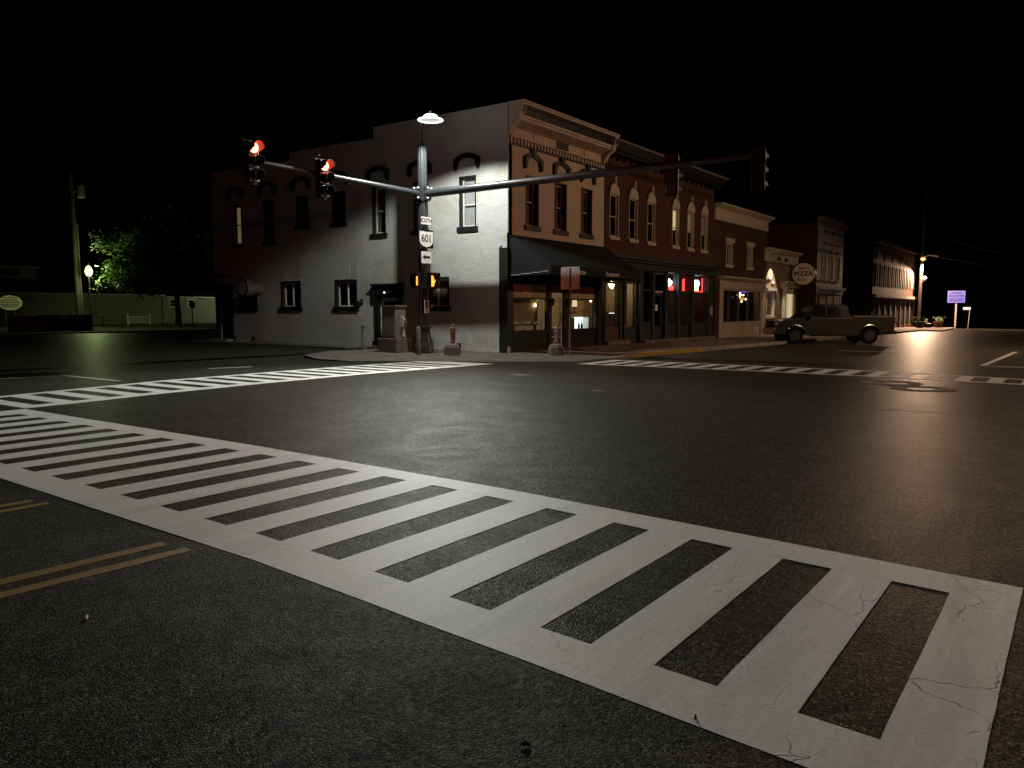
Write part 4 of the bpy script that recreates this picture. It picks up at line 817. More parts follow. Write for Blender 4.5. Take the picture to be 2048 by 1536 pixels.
s2 = head('red traffic signal halfway along the left arm', (-6.62, PY - .24, 5.36), (0, -1, 0), True)
head('unlit traffic signal seen from behind, nearer the mast on the right arm', (PX + .24, -6.93, 5.28), (1, 0, 0), False)
head('unlit traffic signal seen from behind, at the tip of the right arm', (PX + .24, -9.34, 5.2), (1, 0, 0), False)
for x, (yy, nm) in ((-9.05, (PY, s1)), (-6.62, (PY, s2))): build('mount', MB().tube([(x, PY - .12, 5.0), (x, PY, 5.1), (x, PY, 6.0), (x, PY - .12, 6.05)], .025, 6), 'black_metal', nm)
# ------------------------------------------------------------------ signs on the mast (facing the southern approach)
SY = 1.86
def rect(u0, u1, z0, z1, y, r=.03):
    p = []
    for cx, cz, a in ((u1 - r, z1 - r, 0), (u0 + r, z1 - r, 90), (u0 + r, z0 + r, 180), (u1 - r, z0 + r, 270)):
        p += [V((cx + r * math.cos(R(a + 30 * k)), y, cz + r * math.sin(R(a + 30 * k)))) for k in range(4)]
    return p
X1, Z1 = (1, 0, 0), (0, 0, 1)
def plate(o, nm, u0, u1, z0, z1, y, mat, r=.03, th=.006): return build(nm, MB().prism(rect(u0, u1, z0, z1, y, r), (0, -th, 0)), mat, o)
o = root('direction_sign', (-2.1, SY, 4.38), 'small white sign reading SOUTH, highest on the mast', 'sign')
plate(o, 'plate', -2.39, -1.84, 4.41, 4.69, SY, 'signblack'); plate(o, 'face', -2.375, -1.855, 4.425, 4.675, SY - .006, 'signwhite', .025, .003); text('lettering', 'SOUTH', (-2.115, SY - .011, 4.55), X1, Z1, .205, 'signblack', o, .84, bold=.004)
o = root('route_sign', (-2.1, SY, 3.69), 'black square sign with white shield numbered 601', 'sign')
plate(o, 'plate', -2.47, -1.74, 3.63, 4.24, SY, 'signblack', .02)
sh = [(-.34, .27), (-.30, .25), (-.15, .265), (-.05, .235), (0, .262), (.05, .235), (.15, .265), (.30, .25), (.34, .27), (.34, -.02), (.33, -.10), (.27, -.18), (.16, -.235), (.06, -.25), (0, -.285), (-.06, -.25), (-.16, -.235), (-.27, -.18), (-.33, -.10), (-.34, -.02)]
build('shield', MB().prism([V((-2.105 + a, SY - .006, 3.935 + b)) for a, b in sh], (0, -.003, 0)), 'signwhite', o); text('lettering', '601', (-2.10, SY - .011, 3.95), X1, Z1, .36, 'signblack', o, 1.0, bold=.002)
o = root('arrow_sign', (-2.1, SY, 3.15), 'white sign with black arrow pointing left', 'sign')
plate(o, 'plate', -2.36, -1.85, 3.12, 3.52, SY, 'signwhite'); ca = V((-2.1, SY - .007, 3.33))
build('arrow', MB().prism([ca + V(q) for q in ((-.19, 0, 0), (-.06, 0, .10), (-.09, 0, .035), (.18, 0, .035), (.18, 0, -.035), (-.09, 0, -.035), (-.06, 0, -.10))], (0, -.003, 0)), 'signblack', o)
o = root('push_button_sign', (-2.1, SY, 1.44), 'small pale crossing instruction placard on the mast', 'sign')
plate(o, 'plate', -2.24, -1.98, 1.44, 1.88, SY, 'signcream', .02)
for i in range(8): build('text_row', MB().box(-2.21, -2.01 - .03 * (i % 3), SY - .010, SY - .006, 1.80 - i * .045, 1.82 - i * .045), 'signblack', o)
build('bracket', MB().box(-2.12, -2.06, SY, SY + .1, 1.5, 1.8), 'black_metal', o)
o = root('pedestrian_signal', (-2.05, 1.86, 2.25), 'pedestrian signal with glowing orange hand on the mast', 'pedestrian signal')
build('housing', MB().box(-2.28, -1.82, 1.66, 1.90, 2.27, 2.80), 'black_metal', o, bevel=.02); build('visor', MB().box(-2.28, -1.82, 1.50, 1.66, 2.78, 2.80).box(-2.29, -2.27, 1.50, 1.66, 2.27, 2.80).box(-1.83, -1.81, 1.50, 1.66, 2.27, 2.80), 'carblack', o)
hc = V((-2.05, 1.655, 2.5)); H = MB()
H.prism([hc + V(q) for q in ((-.09, 0, -.16), (.07, 0, -.16), (.12, 0, -.04), (.10, 0, .05), (-.10, 0, .05), (-.11, 0, -.06))], (0, -.004, 0))
for i, (x, l_) in enumerate(((-.085, .13), (-.035, .17), (.015, .165), (.065, .12))): H.prism([hc + V(q) for q in ((x - .02, 0, .04), (x + .02, 0, .04), (x + .018, 0, .04 + l_), (x - .018, 0, .04 + l_))], (0, -.004, 0))
H.prism([hc + V(q) for q in ((.10, 0, -.06), (.17, 0, .05), (.15, 0, .07), (.09, 0, .0))], (0, -.004, 0))
build('hand', H, 'hand', o); build('bracket', MB().tube([(-2.05, 1.9, 2.7), (-2.02, 2.1, 2.7)], .03, 6).tube([(-2.05, 1.9, 2.35), (-2.02, 2.1, 2.35)], .03, 6), 'black_metal', o)
spot('hand_light', o, (-2.05, 1.60, 2.5), (-.15, -2.65, 1.95), 150, (1, .16, .04), 46, 1.0, .1)
o = root('pedestrian_signal', (-2.36, 2.1, 2.25), 'pedestrian signal facing left, showing only a glowing orange strip', 'pedestrian signal')
build('housing', MB().box(-2.40, -2.22, 1.98, 2.26, 2.30, 2.78), 'black_metal', o, bevel=.02); build('visor', MB().box(-2.5, -2.40, 1.98, 2.26, 2.76, 2.78).box(-2.5, -2.40, 2.25, 2.27, 2.30, 2.78), 'carblack', o)
build('hand', MB().box(-2.408, -2.40, 2.00, 2.06, 2.38, 2.68), 'hand', o); build('bracket', MB().tube([(-2.22, 2.1, 2.6), (-2.05, 2.1, 2.6)], .03, 6), 'black_metal', o)
o = root('push_button', (-1.93, 1.92, 1.55), 'bright little crossing push button beside the placard', 'push button')
build('box', MB().box(-1.90, -1.84, 1.84, 1.96, 1.60, 1.74), 'steel', o); build('button', MB().tube([(-1.87, 1.84, 1.68), (-1.87, 1.80, 1.68)], .03, 10), 'bolt', o)
# ------------------------------------------------------------------ corner furniture
o = root('signal_cabinet', (-2.35, 3.2, .05), 'tan signal control cabinet with meter on a concrete plinth', 'cabinet')
build('plinth', MB().box(-2.75, -1.95, 2.70, 3.60, .0, .56), 'concrete_dark', o, bevel=.02)
bx = build('box', MB().box(-2.66, -2.15, 2.82, 3.46, .56, 1.66), 'cabinet', o, bevel=.012); build('door', MB().box(-2.675, -2.66, 2.88, 3.40, .66, 1.56), 'cabinet', bx); build('lid', MB().box(-2.70, -2.11, 2.78, 3.50, 1.66, 1.71), 'cabinet', bx)
mt = build('meter_box', MB().box(-2.42, -2.20, 2.69, 2.82, .95, 1.30).box(-2.38, -2.24, 2.71, 2.82, .60, .95), 'blind', o, bevel=.01); build('meter', MB().tube([(-2.31, 2.69, 1.18), (-2.31, 2.63, 1.18)], .075, 14), 'lamp_glass', mt)
def bollard(label, x, y, h):
    o = root('bollard', (x, y, .04), label, 'bollard', 'bollards on the corner'); build('post', MB().lathe((x, y, .02), [(.075, 0), (.075, h - .05), (.06, h - .02), (.02, h)], 14), 'bollard', o, smooth=True); build('collar', MB().lathe((x, y, .02), [(.10, 0), (.10, .03), (.076, .05)], 14), 'concrete_dark', o)
bollard('brown steel bollard right in front of the signal mast', -3.1, 1.36, .98); bollard('grey steel bollard left of the signal cabinet', -2.2, 4.85, .95)
def hitch(label, x, y, mat, mat2):
    z = .03; o = root('hitching_post', (x, y, z), label, 'hitching post', 'weathered posts on concrete blocks')
    build('block', MB().lathe((x, y, z), [(.30, 0), (.27, .26), (.22, .36), (.12, .40)], 8), mat2, o); build('footing', MB().lathe((x, y, z - .02), [(.38, 0), (.38, .035)], 10), 'concrete', o)
    p = MB(); k = 0
    for i in range(4): p.obox((x - .05 + .033 * i + .01, y + .02 * ((i * 7) % 3 - 1), z + .38 + .27 + .02 * ((i * 5) % 3)), (.016, .002, 0), (0, .045, 0), (.01 * ((i % 2) * 2 - 1), 0, .27 + .02 * ((i * 3) % 3)))
    p.lathe((x, y, z + .86), [(.07, 0), (.085, .05), (.05, .11), (.06, .15), (.02, .18)], 8)
    build('post', p, mat, o); build('band', MB().lathe((x, y, z + .44), [(.10, 0), (.10, .04)], 8).lathe((x, y, z + .78), [(.09, 0), (.09, .04)], 8), mat, o)
hitch('rusty weathered hitching post on concrete block before the white wall', -2.25, .62, 'rust', 'concrete_dark')
hitch('pale weathered hitching post on concrete block before the restaurant door', -.25, -2.2, 'concrete', 'concrete_dark')
o = root('road_sign', (-.12, -2.65, .04), 'bare metal back of a road sign on a post before the awning', 'sign')
build('post', MB().tube([(-.12, -2.65, 0), (-.12, -2.65, 2.9)], .032, 10), 'bollard', o); sp_ = MB()
pl = rect(-.36, .36, 2.22, 2.95, 0, .05); sp_.prism([V((-.155, -2.67 - p.x, p.z)) for p in pl], (-.004, 0, 0)); pb = build('plate', sp_, 'alum', o)
build('brace', MB().box(-.175, -.16, -2.69, -2.65, 2.25, 2.9), 'black_metal', pb)
# ================================================================== PICKUP
tl = 5.85; hd = V((math.cos(R(125)), math.sin(R(125)), 0)); lf = V((-hd.y, hd.x, 0)); upv = V((0, 0, 1))
W2 = .98
fwp = V((17.35, -4.92, 0)); gt = gz(17.6)
org = fwp - hd * 4.85 - lf * (W2 - .06)       # rear centre line on the ground: front wheel is 4.85 ahead of the tail
if True:                                       # the near side is the one facing the camera
    near = 1 if lf.dot(V((-22.8, -16.5, 0)) - fwp) > 0 else -1
    org = fwp - hd * 4.85 - lf * near * (W2 - .04)
def T(x, y, z): return V((org.x, org.y, gt)) + hd * x + lf * y + upv * z
tk = root('pickup_truck', tuple(T(tl / 2, 0, 0)), 'silver crew cab pickup parked nose to the kerb', 'pickup')
def arch(cx, r, z0, k=9): return [(cx - r * math.cos(math.pi * i / k), z0 + r * math.sin(math.pi * i / k)) for i in range(k + 1)]
prof = [(.05, .55), (.0, .62), (.0, 1.36), (2.05, 1.38), (2.05, 1.30), (4.55, 1.27), (5.25, 1.20), (5.62, 1.10), (5.76, .92), (5.78, .60), (5.70, .46), (5.36, .44)]
prof += [(x, z) for x, z in reversed(arch(4.85, .47, .44))] + [(4.3, .42), (1.72, .42)] + [(x, z) for x, z in reversed(arch(1.20, .47, .44))] + [(.6, .50)]
body = build('body', MB().prism([T(x, -W2, z) for x, z in prof], lf * 2 * W2), 'carpaint', tk, bevel=.05)
g = MB(); k0 = [(2.12, 1.30), (4.52, 1.27), (3.72, 1.84), (3.3, 1.93), (2.45, 1.93), (2.25, 1.86)]
bot = [T(x, s * (W2 - .03), z) for s in (-1, 1) for x, z in k0[:2]]
lo = [(x, W2 - .04 if z < 1.5 else W2 - .20, z) for x, z in k0]
g.add([T(x, -y, z) for x, y, z in lo] + [T(x, y, z) for x, y, z in lo], [(0, 1, 2, 3, 4, 5), (11, 10, 9, 8, 7, 6)] + [(i, i + 6, (i + 1) % 6 + 6, (i + 1) % 6) for i in range(6)])
cab = build('cab', g, 'carblack', tk, bevel=.03)
for s in (-1, 1):
    for a in ((2.42, 3.28, 2.5, 3.24), (3.36, 4.30, 3.36, 3.72)):
        def yy(z): return s * (W2 - .04 - .16 * (z - 1.30) / .63 + .006)
        build('window', MB().prism([T(a[0], yy(1.34), 1.34), T(a[1], yy(1.34), 1.34), T(a[3], yy(1.82), 1.82), T(a[2], yy(1.82), 1.82)], lf * s * .004), 'darkglass', cab)
    build('mirror', MB().obox(T(4.12, s * (W2 + .14), 1.36), hd * .06, lf * .10, upv * .09).tube([T(4.15, s * W2 * .95, 1.3), T(4.14, s * (W2 + .1), 1.33)], .02, 6), 'carpaint', tk, bevel=.02)
    for x in (2.55, 3.45): build('door_handle', MB().obox(T(x, s * (W2 + .012), 1.12), hd * .09, lf * .012, upv * .018), 'chrome', tk)
    for x in (2.28, 3.34, 4.36): build('door_seam', MB().obox(T(x, s * (W2 + .001), .88), hd * .008, lf * .002, upv * .40), 'carblack', tk)
    build('running_board', MB().obox(T(3.0, s * (W2 + .03), .40), hd * 1.15, lf * .06, upv * .025), 'carblack', tk)
    build('taillight', MB().obox(T(.0, s * (W2 - .06), 1.15), hd * .02, lf * .06, upv * .16), emit('tail_red', (.6, .02, .02), .02, (.15, .01, .01)), tk)
    hl = build('headlight', MB().obox(T(5.68, s * (W2 - .22), .98), hd * .06, lf * .19, upv * .07), 'lamp_glass', tk, bevel=.02)
    build('fog_light', MB().obox(T(5.79, s * (W2 - .2), .66), hd * .02, lf * .09, upv * .05), 'lamp_glass', tk)
    build('fender_flare', MB().tube([T(4.85 - .5 * math.cos(math.pi * i / 10), s * (W2 + .01), .44 + .5 * math.sin(math.pi * i / 10)) for i in range(11)], .025, 6).tube([T(1.2 - .5 * math.cos(math.pi * i / 10), s * (W2 + .01), .44 + .5 * math.sin(math.pi * i / 10)) for i in range(11)], .025, 6), 'chrome', tk)
    for x in (1.20, 4.85):
        c = T(x, s * (W2 - .14), .40); wl = build('wheel', MB().tube([c - lf * .13, c - lf * .11, c + lf * .11, c + lf * .13], [.36, .40, .40, .36], 28), 'tyre', tk, smooth=True)
        rm = MB().tube([c + lf * s * .125, c + lf * s * .135], .25, 20)
        for q in range(6):
            a = q * math.pi / 3; d = hd * math.cos(a) + upv * math.sin(a); rm.obox(c + lf * s * .14 + d * .14, d * .11, lf * .008, d.cross(lf) * .025)
        build('rim', rm, 'rim', wl)
build('grille', MB().obox(T(5.775, 0, .98), hd * .015, lf * .56, upv * .15), 'carblack', tk)
build('front_bumper', MB().obox(T(5.80, 0, .62), hd * .09, lf * .96, upv * .13), 'chrome', tk, bevel=.04); build('rear_bumper', MB().obox(T(-.08, 0, .58), hd * .08, lf * .92, upv * .10), 'chrome', tk, bevel=.03)
build('windscreen', MB().prism([T(4.46, -.80, 1.31), T(4.46, .80, 1.31), T(3.80, .66, 1.80), T(3.80, -.66, 1.80)], hd * .012 + upv * .012), 'darkglass', tk)
build('bed_liner', MB().obox(T(1.03, 0, 1.385), hd * .95, lf * .80, upv * .006), 'carblack', tk); build('antenna', MB().obox(T(2.7, 0, 1.96), hd * .06, lf * .02, upv * .03), 'carblack', tk)
# ================================================================== LEFT BACKGROUND
o = root('utility_pole', (12.45, 55.2, 0), 'tall wooden utility pole with transformer behind the green street lamp', 'utility pole')
build('pole', MB().tube([(12.45, 55.2, 0), (12.3, 55.2, 13.4)], [.26, .17], 10), 'wood_pole', o); build('transformer', MB().lathe((12.95, 54.9, 11.2), [(.3, 0), (.33, .08), (.33, 1.0), (.25, 1.1)], 14), 'concrete', o); build('bracket', MB().box(12.35, 12.95, 55.0, 55.1, 11.6, 11.75), 'steel', o)
build('conduit', MB().tube([(12.68, 55.0, 0), (12.55, 55.0, 9)], .05, 6), 'concrete_dark', o)
o = root('street_lamp', (12.84, 54.0, 0), 'lit greenish acorn street lamp on a black post beside the tree', 'street lamp')
build('post', MB().lathe((12.84, 54.0, 0), [(.22, 0), (.2, .5), (.10, .7), (.07, 4.2), (.11, 4.3), (.11, 4.45)], 12), 'black_metal', o, smooth=True)
gl = build('globe', MB().lathe((12.84, 54.0, 4.45), [(.16, 0), (.30, .25), (.32, .45), (.22, .75), (.08, .9)], 16), 'acorn', o, smooth=True); build('finial', MB().lathe((12.84, 54.0, 5.35), [(.1, 0), (.06, .06), (.02, .25)], 8), 'black_metal', gl)
point('lamp_light', o, (12.84, 53.45, 4.75), 620, (.82, 1, .42), .3)
# tree
def tree(label, bx, by, H, crown, nleaf, seed):
    rnd = random.Random(seed); o = root('shade_tree', (bx, by, 0), label, 'tree')
    t = MB(); t.tube([(bx, by, 0), (bx + .05, by, 1.2), (bx - .05, by, 2.6), (bx + .05, by, 4.2)], [.34, .26, .23, .18], 10)
    tips = []
    for i in range(11):
        a = i * 2.4; L = rnd.uniform(2.2, 5.0); z = rnd.uniform(2.4, 4.4); e = V((bx + math.cos(a) * L, by + math.sin(a) * L, z + rnd.uniform(1.2, 4.8)))
        mid = V((bx, by, z)).lerp(e, .5) + V((0, 0, .3)); t.tube([(bx, by, z), mid, e], [.12, .08, .03], 6); tips.append(e)
    build('trunk', t, 'bark', o)
    lv = MB(); cl_ = []
    for (cx, cy, cz, rx, ry, rz, n) in crown:
        for j in range(n):
            while True:
                q = V((rnd.uniform(-1, 1), rnd.uniform(-1, 1), rnd.uniform(-1, 1)))
                if .35 < q.length < 1: break
            cl_.append(V((cx + q.x * rx, cy + q.y * ry, cz + q.z * rz)))
    for j in range(nleaf):
        c = rnd.choice(cl_) + V((rnd.gauss(0, .28), rnd.gauss(0, .28), rnd.gauss(0, .22)))
        a = V((rnd.uniform(-1, 1), rnd.uniform(-1, 1), rnd.uniform(-.6, .3))).normalized(); b = a.cross(V((rnd.uniform(-1, 1), rnd.uniform(-1, 1), 1))).normalized()
        s = rnd.uniform(.09, .19); lv.quad(c - a * s, c + b * s * .55, c + a * s * 1.1, c - b * s * .55)
    build('crown', lv, 'leaf', o)
tree('broad leafy tree lit green by the acorn street lamp', 20.6, 53.2, 11, [(14.8, 53.0, 7.6, 1.9, 1.6, 1.0, 40), (15.6, 53.2, 4.8, 1.6, 1.6, 1.5, 50), (17.2, 53.2, 6.2, 2.4, 2.2, 2.4, 90), (19.5, 53.4, 8.2, 3.2, 3.0, 2.8, 120), (22.3, 53.4, 6.6, 3.8, 3.0, 3.2, 130), (17.6, 53.0, 3.4, 1.8, 1.5, .7, 30), (22.5, 53.2, 3.7, 3.4, 2.6, .7, 60), (13.2, 53.2, 3.6, .6, .6, .5, 8), (14.6, 53.0, 4.9, 1.1, 1.2, 1.0, 40), (13.6, 52.8, 7.4, 1.2, 1.0, .8, 26), (15.2, 52.6, 4.0, 1.2, 1.2, .8, 24)], 9500, 3)
# low sided building behind the lamp and the tree
o = root('sided_building', (20, 66, 0), 'long low sided building with dark roof behind the tree', 'building')
F7 = Fr((0, 66, 0), (1, 0, 0), (0, -1, 0))
wl_ = [(27.55, 28.5, 1.85, 2.78), (29.75, 30.7, 1.85, 2.78)]
build('wall', MB().wall(F7, 2, 27.0, -.1, 3.1, .2, []), 'siding', o)
wv = build('wall', MB().wall(F7, 27.0, 36.0, .35, 2.95, .2, wl_).fb(F7, 27.0, 36, -.15, .02, -.1, .35), 'siding', o)
for i in range(22): build('siding_board', MB().prism([F7(27.1, .0, .36 + i * .115), F7(27.1, .022, .36 + i * .115), F7(27.1, .004, .47 + i * .115), F7(27.1, .0, .47 + i * .115)], (8.8, 0, 0)) if i < 13 or i > 20 else MB().prism([F7(30.85, .0, .36 + i * .115), F7(30.85, .022, .36 + i * .115), F7(30.85, .004, .47 + i * .115), F7(30.85, .0, .47 + i * .115)], (5.05, 0, 0)), 'siding', wv)
for h in wl_: window(F7, *h, o, sash='offwhite', casing='offwhite', sill='offwhite', ct=.1, dep=.05, sill_h=.08, sill_w=.02, glassm='darkglass', back=None)
build('downspout', MB().tube([F7(26.9, .08, .1), F7(26.9, .08, 3.0)], .06, 6), 'offwhite', o)
build('fascia', MB().fb(F7, 2, 27.1, 0, .35, 3.06, 3.18).fb(F7, 27.1, 36.2, 0, .35, 2.9, 3.02), 'offwhite', o)
build('roof', MB().prism([F7(1.6, .4, 3.18), F7(1.6, -9, 6.3), F7(1.6, -18, 3.18)], (35, 0, 0)), 'roofing', o)
mn = build('roof_monitor', MB().fb(F7, 2, 15.6, -4.2, -4.0, 4.6, 5.75), 'siding', o); build('vent', MB().fb(F7, 12.1, 14.0, -4.0, -3.95, 4.9, 5.5), 'roofing', mn)
build('gutter', MB().fb(F7, 1.5, 15.9, -4.1, -3.7, 5.72, 5.85), 'offwhite', mn)
point('yard_light', o, (34.2, 61.5, 3.2), 190, (.9, 1, .6), .2)
# white fence section on the verge
o = root('picket_fence', (22.6, 60.5, .04), 'white picket fence section on the grass before the sided building', 'fence')
fx0, fx1, fy = 19.75, 22.05, 60.5
for x in (fx0, fx1): build('post', MB().box(x - .05, x + .05, fy - .05, fy + .05, .03, 1.05).lathe((x, fy, 1.05), [(.08, 0), (.08, .03), (.01, .1)], 4), 'signwhite', o)
for z in (.28, .88): build('rail', MB().box(fx0 + .05, fx1 - .05, fy - .02, fy + .02, z - .03, z + .03), 'signwhite', o)
for i in range(15): build('picket', MB().box(fx0 + .16 + i * .138, fx0 + .19 + i * .138, fy - .035, fy - .02, .31, .85), 'signwhite', o)
o = root('parking_sign', (20.53, 48, 0), 'dark roadside sign on a thin post right of the tree trunk', 'sign'); build('post', MB().tube([(20.35, 50.5, 0), (20.35, 50.5, 2.3)], .05, 8), 'black_metal', o); build('plate', MB().box(20.15, 20.6, 50.42, 50.45, 1.7, 2.3), 'carblack', o)
o = root('post_stub', (13.7, 54, 0), 'short pale post at the foot of the green street lamp', 'post'); build('shaft', MB().lathe((13.55, 53.6, 0), [(.12, 0), (.12, 1.15), (.05, 1.2)], 10), 'concrete', o)
# masonry sign, hedge and oval sign at the far left
o = root('masonry_sign', (3.2, 44, 0), 'low brown masonry wall with raised lettering at the far left', 'sign')
mw = build('wall', MB().box(2.2, 4.4, 43.9, 44.3, -.05, 1.12), 'stone', o); build('pier', MB().box(4.2, 4.45, 43.8, 44.4, -.05, 1.2), 'stone', o)
for i in range(15):
    if i % 6 != 5: build('letter', MB().box(2.45 + i * .115, 2.53 + i * .115, 43.86, 43.9, .52 + .02 * (i % 3 == 1), .70), 'letter', o)
for i in range(4): build('letter', MB().box(3.0 + i * .14, 3.09 + i * .14, 43.87, 43.9, .80, .98 - .05 * (i % 2)), 'concrete_dark', o)
o = root('hedge', (6, 45, 0), 'dark clipped hedge beside the masonry sign', 'hedge'); rn = random.Random(5); hm = MB()
for i in range(1500):
    c = V((rn.uniform(4.5, 8.2), rn.uniform(44.4, 45.4), rn.uniform(0, 1.15))); a = V((rn.uniform(-1, 1), rn.uniform(-1, 1), rn.uniform(-1, 1))).normalized(); b = a.orthogonal().normalized(); s = .12; hm.quad(c - a * s, c + b * s * .6, c + a * s, c - b * s * .6)
build('foliage', hm, 'hedge', o); build('stems', MB().box(4.6, 8.1, 44.6, 45.2, 0, .9), 'bark', o)
o = root('oval_sign', (8.0, 58, 0), 'pale oval sign with rows of writing above the masonry wall', 'sign')
OX, OY, OZ = 8.35, 58.6, 2.14
ov = MB().prism([V((OX + .98 * math.cos(2 * math.pi * k / 32), OY, OZ + .64 * math.sin(2 * math.pi * k / 32))) for k in range(32)], (0, .06, 0)); build('board', ov, 'signcream', o)
for i, (z, wd) in enumerate(((.42, .5), (.23, .65), (.05, .8), (-.13, .72), (-.30, .6))): build('text_row', MB().box(OX - wd, OX + wd, OY - .02, OY, OZ + z - .04, OZ + z + .04), 'concrete_dark', o)
build('post', MB().box(OX - .4, OX - .3, OY + .06, OY + .12, 0, 1.8).box(OX + .3, OX + .4, OY + .06, OY + .12, 0, 1.8), 'black_metal', o)
# ================================================================== FAR RIGHT
zf = gz(80)
o = root('utility_pole', (80, -.9, zf), 'utility pole carrying a glaring orange street light at the street end', 'utility pole')
build('pole', MB().tube([(80, -.85, zf), (80.2, -1.0, 15.5)], [.2, .13], 8), 'wood_pole', o); build('lamp_arm', MB().tube([(80, -1.0, 7.4), (79.9, -1.6, 7.75), (79.9, -2.6, 7.6)], .05, 6), 'steel', o)
lh = build('lamp_head', MB().lathe((79.6, -1.05, 7.45), [(.05, .0), (.22, .05), (.2, .22), (.05, .35)], 12), 'steel', o); build('bulb', MB().lathe((79.6, -1.1, 7.30), [(.06, -.2), (.30, 0), (.16, .2)], 12), 'sodium', lh)
spot('sodium_far', o, *LAMPS['sodium_far'])
for k, (lab, pts) in enumerate((('upper overhead wire sagging to the right of the orange light', [(79, -3.6, 9.4), (85, -7.0, 8.3), (95, -12, 7.4), (110, -20, 7.2)]), ('lower overhead wire running right from the orange light', [(79.9, -1.7, 7.7), (84, -5.0, 7.0), (92, -10, 6.3), (106, -18, 5.8)]))):
    build('overhead_wire', MB().tube(pts, .03, 5), 'steel', None, loc=pts[0], label=lab, cat='wire')
o = root('violet_sign', (84, -4.0, gz(84)), 'glowing violet lettered sign board on a single post', 'sign')
SX = 84
build('board', MB().box(SX, SX + .3, -5.0, -3.26, 2.42, 3.72), 'violet', o); build('frame', MB().box(SX - .03, SX, -5.03, -3.23, 2.38, 2.44).box(SX - .03, SX, -5.03, -3.23, 3.70, 3.76).box(SX - .03, SX, -5.03, -4.98, 2.44, 3.70).box(SX - .03, SX, -3.28, -3.23, 2.44, 3.70), 'violet_hi', o)
for i, (z, a, b) in enumerate(((3.5, -4.6, -3.6), (3.17, -4.9, -3.36), (2.8, -4.9, -3.4), (2.58, -4.9, -3.4))):
    q = a
    while q < b: build('letter', MB().box(SX - .02, SX, q, min(b, q + .13), z - .09 + .03 * (i > 1), z + .09 - .03 * (i > 1)), 'violet_ink', o); q += .17
build('post', MB().box(SX + .1, SX + .25, -4.22, -4.05, gz(84) - .3, 2.42), 'concrete', o)
o = root('street_name_sign', (84, -5.5, gz(84)), 'small street name blade on a thin leaning post', 'sign'); build('post', MB().tube([(84, -5.45, gz(84) - .2), (84, -5.6, 1.7)], .04, 6), 'concrete', o); build('blade', MB().box(83.97, 84, -5.66, -4.9, 1.55, 1.85), emit('blade', (.45, .4, 1), .18, (.4, .4, .5)), o)
o = root('globe_lamp', (81.5, -1.2, zf), 'small frosted globe lamp fixed to the far brick block', 'lamp'); build('globe', MB().lathe((79.8, -1.35, 4.9), [(.05, 0), (.2, .15), (.2, .3), (.06, .45)], 12), emit('globe', (.75, .65, 1), .5, (.6, .6, .6)), o); build('arm', MB().tube([(79.8, -1.3, 4.9), (80.0, -1.0, 4.7)], .04, 6), 'steel', o)
def planter(label, x, y):
    o = root('planter', (x, y, gz(x) + .13), label, 'planter', 'planters at the street end'); z = gz(x) + .12
    build('tub', MB().lathe((x, y, z), [(.35, 0), (.5, .6), (.55, .66)], 12), 'concrete_dark', o); rn2 = random.Random(int(x)); pm = MB()
    for i in range(120):
        c = V((x + rn2.gauss(0, .25), y + rn2.gauss(0, .25), z + .7 + rn2.uniform(0, .5))); a = V((rn2.uniform(-1, 1), rn2.uniform(-1, 1), rn2.uniform(-1, 1))).normalized(); b = a.orthogonal(); pm.quad(c - a * .1, c + b * .06, c + a * .1, c - b * .06)
    build('plant', pm, 'leaf', o)
planter('leafy planter tub left of the orange light pole', 72, -2.2); planter('leafy planter tub right of the orange light pole', 77, -3.3)
o = root('bench', (74.5, -2.6, gz(74) + .13), 'pale bench between two planters at the street end', 'bench'); z = gz(74) + .12
build('seat', MB().box(73.6, 75.4, -2.9, -2.5, z + .42, z + .48), 'offwhite', o); build('backrest', MB().box(73.6, 75.4, -2.46, -2.42, z + .6, z + .95), 'offwhite', o)
for x in (73.8, 75.2): build('leg', MB().box(x - .04, x + .04, -2.85, -2.45, z, z + .42), 'black_metal', o)
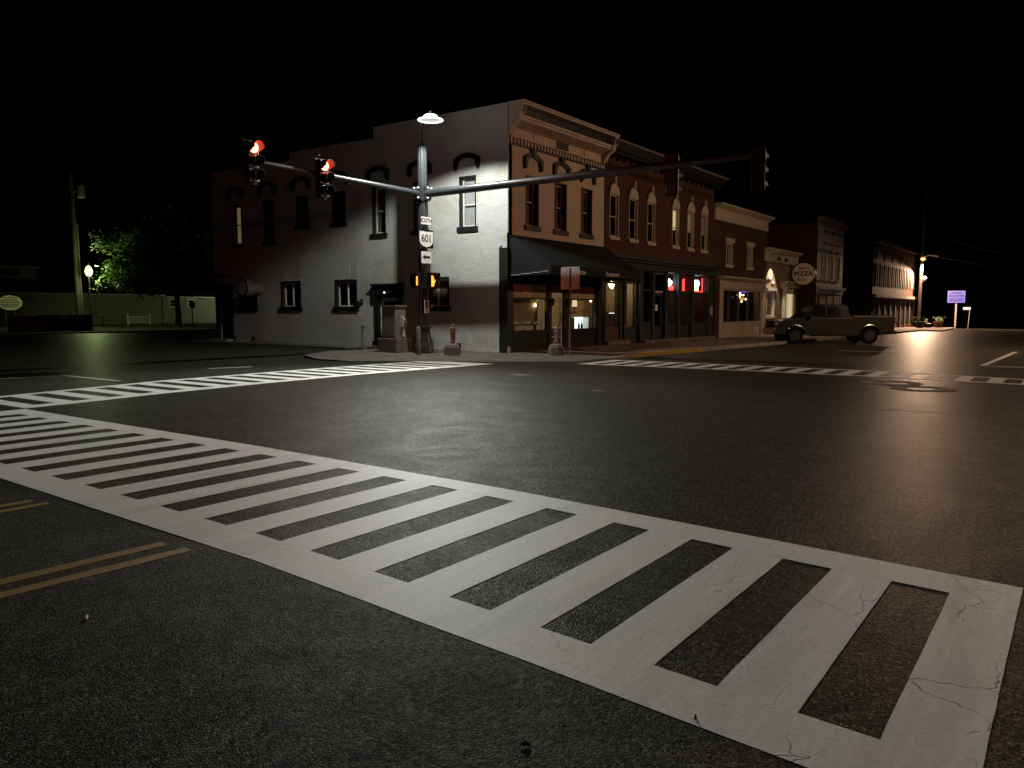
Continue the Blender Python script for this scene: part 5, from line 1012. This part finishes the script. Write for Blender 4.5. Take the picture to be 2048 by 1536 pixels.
# sodium street light across the main street: stands beside the picture and warms the shop fronts
o = root('street_light', (13, -20.5, 0), 'wooden pole with orange cobra head street light across the street', 'street light')
build('pole', MB().tube([(13, -20.6, gz(13)), (13, -20.6, 9.2)], [.16, .11], 10), 'wood_pole', o); build('arm', MB().tube([(13, -20.6, 8.3), (13, -20.0, 8.7), (13, -19.2, 8.6)], .04, 8), 'steel', o)
lh = build('lamp_head', MB().obox((13, -19.0, 8.58), (.14, 0, 0), (0, .34, 0), (0, 0, .09)), 'steel', o, bevel=.05); build('lens', MB().lathe((13, -18.95, 8.40), [(.05, 0), (.14, .06), (.15, .10)], 12), 'sodium', lh)
spot('sodium_near', o, *LAMPS['sodium_near'])

# unseen mast added on the opposite corner: its red lights tint the white wall
o = root('signal_mast', (-18.6, -20.2, 0), 'unseen black signal mast added on the opposite corner for its red lights', 'signal mast')
build('base', MB().lathe((-18.6, -20.2, 0), [(.34, 0), (.34, .3), (.24, .6), (.2, .95)], 16), 'black_metal', o); build('shaft', MB().lathe((-18.6, -20.2, 0), [(.17, .9), (.15, 6.2), (.03, 6.4)], 20, .08), 'pole_metal', o)
build('mast_arm', MB().tube([(-18.4, -20.2, 5.5), (-11, -20.2, 5.6)], [.11, .07], 12), 'pole_metal', o)
for x, lab in ((-13.2, 'added unseen red traffic signal across the intersection, middle of its arm'), (-11.2, 'added unseen red traffic signal across the intersection, tip of its arm')):
    h_ = head(lab, (x, -19.95, 5.4), (0, 1, 0), False)
    build('lit_lens', MB().tube([(x, -19.84, 5.765), (x, -19.80, 5.765)], .14, 18), 'red_on', h_)
spot('red_far', o, *LAMPS['red_far']); spot('corner_lamp', o, *LAMPS['corner_lamp'])
build('lamp_bracket', MB().tube([(-18.6, -20.2, 6.3), (-18.4, -20.0, 7.2), (-17.7, -19.2, 7.6)], .03, 8), 'black_metal', o)
lh = build('lamp_head', MB().lathe((-17.7, -19.2, 7.44), [(.38, 0), (.3, .06), (.1, .18)], 20), 'black_metal', o); build('lens', MB().lathe((-17.7, -19.2, 7.42), [(.2, 0), (.2, .02)], 16), 'warm', lh)
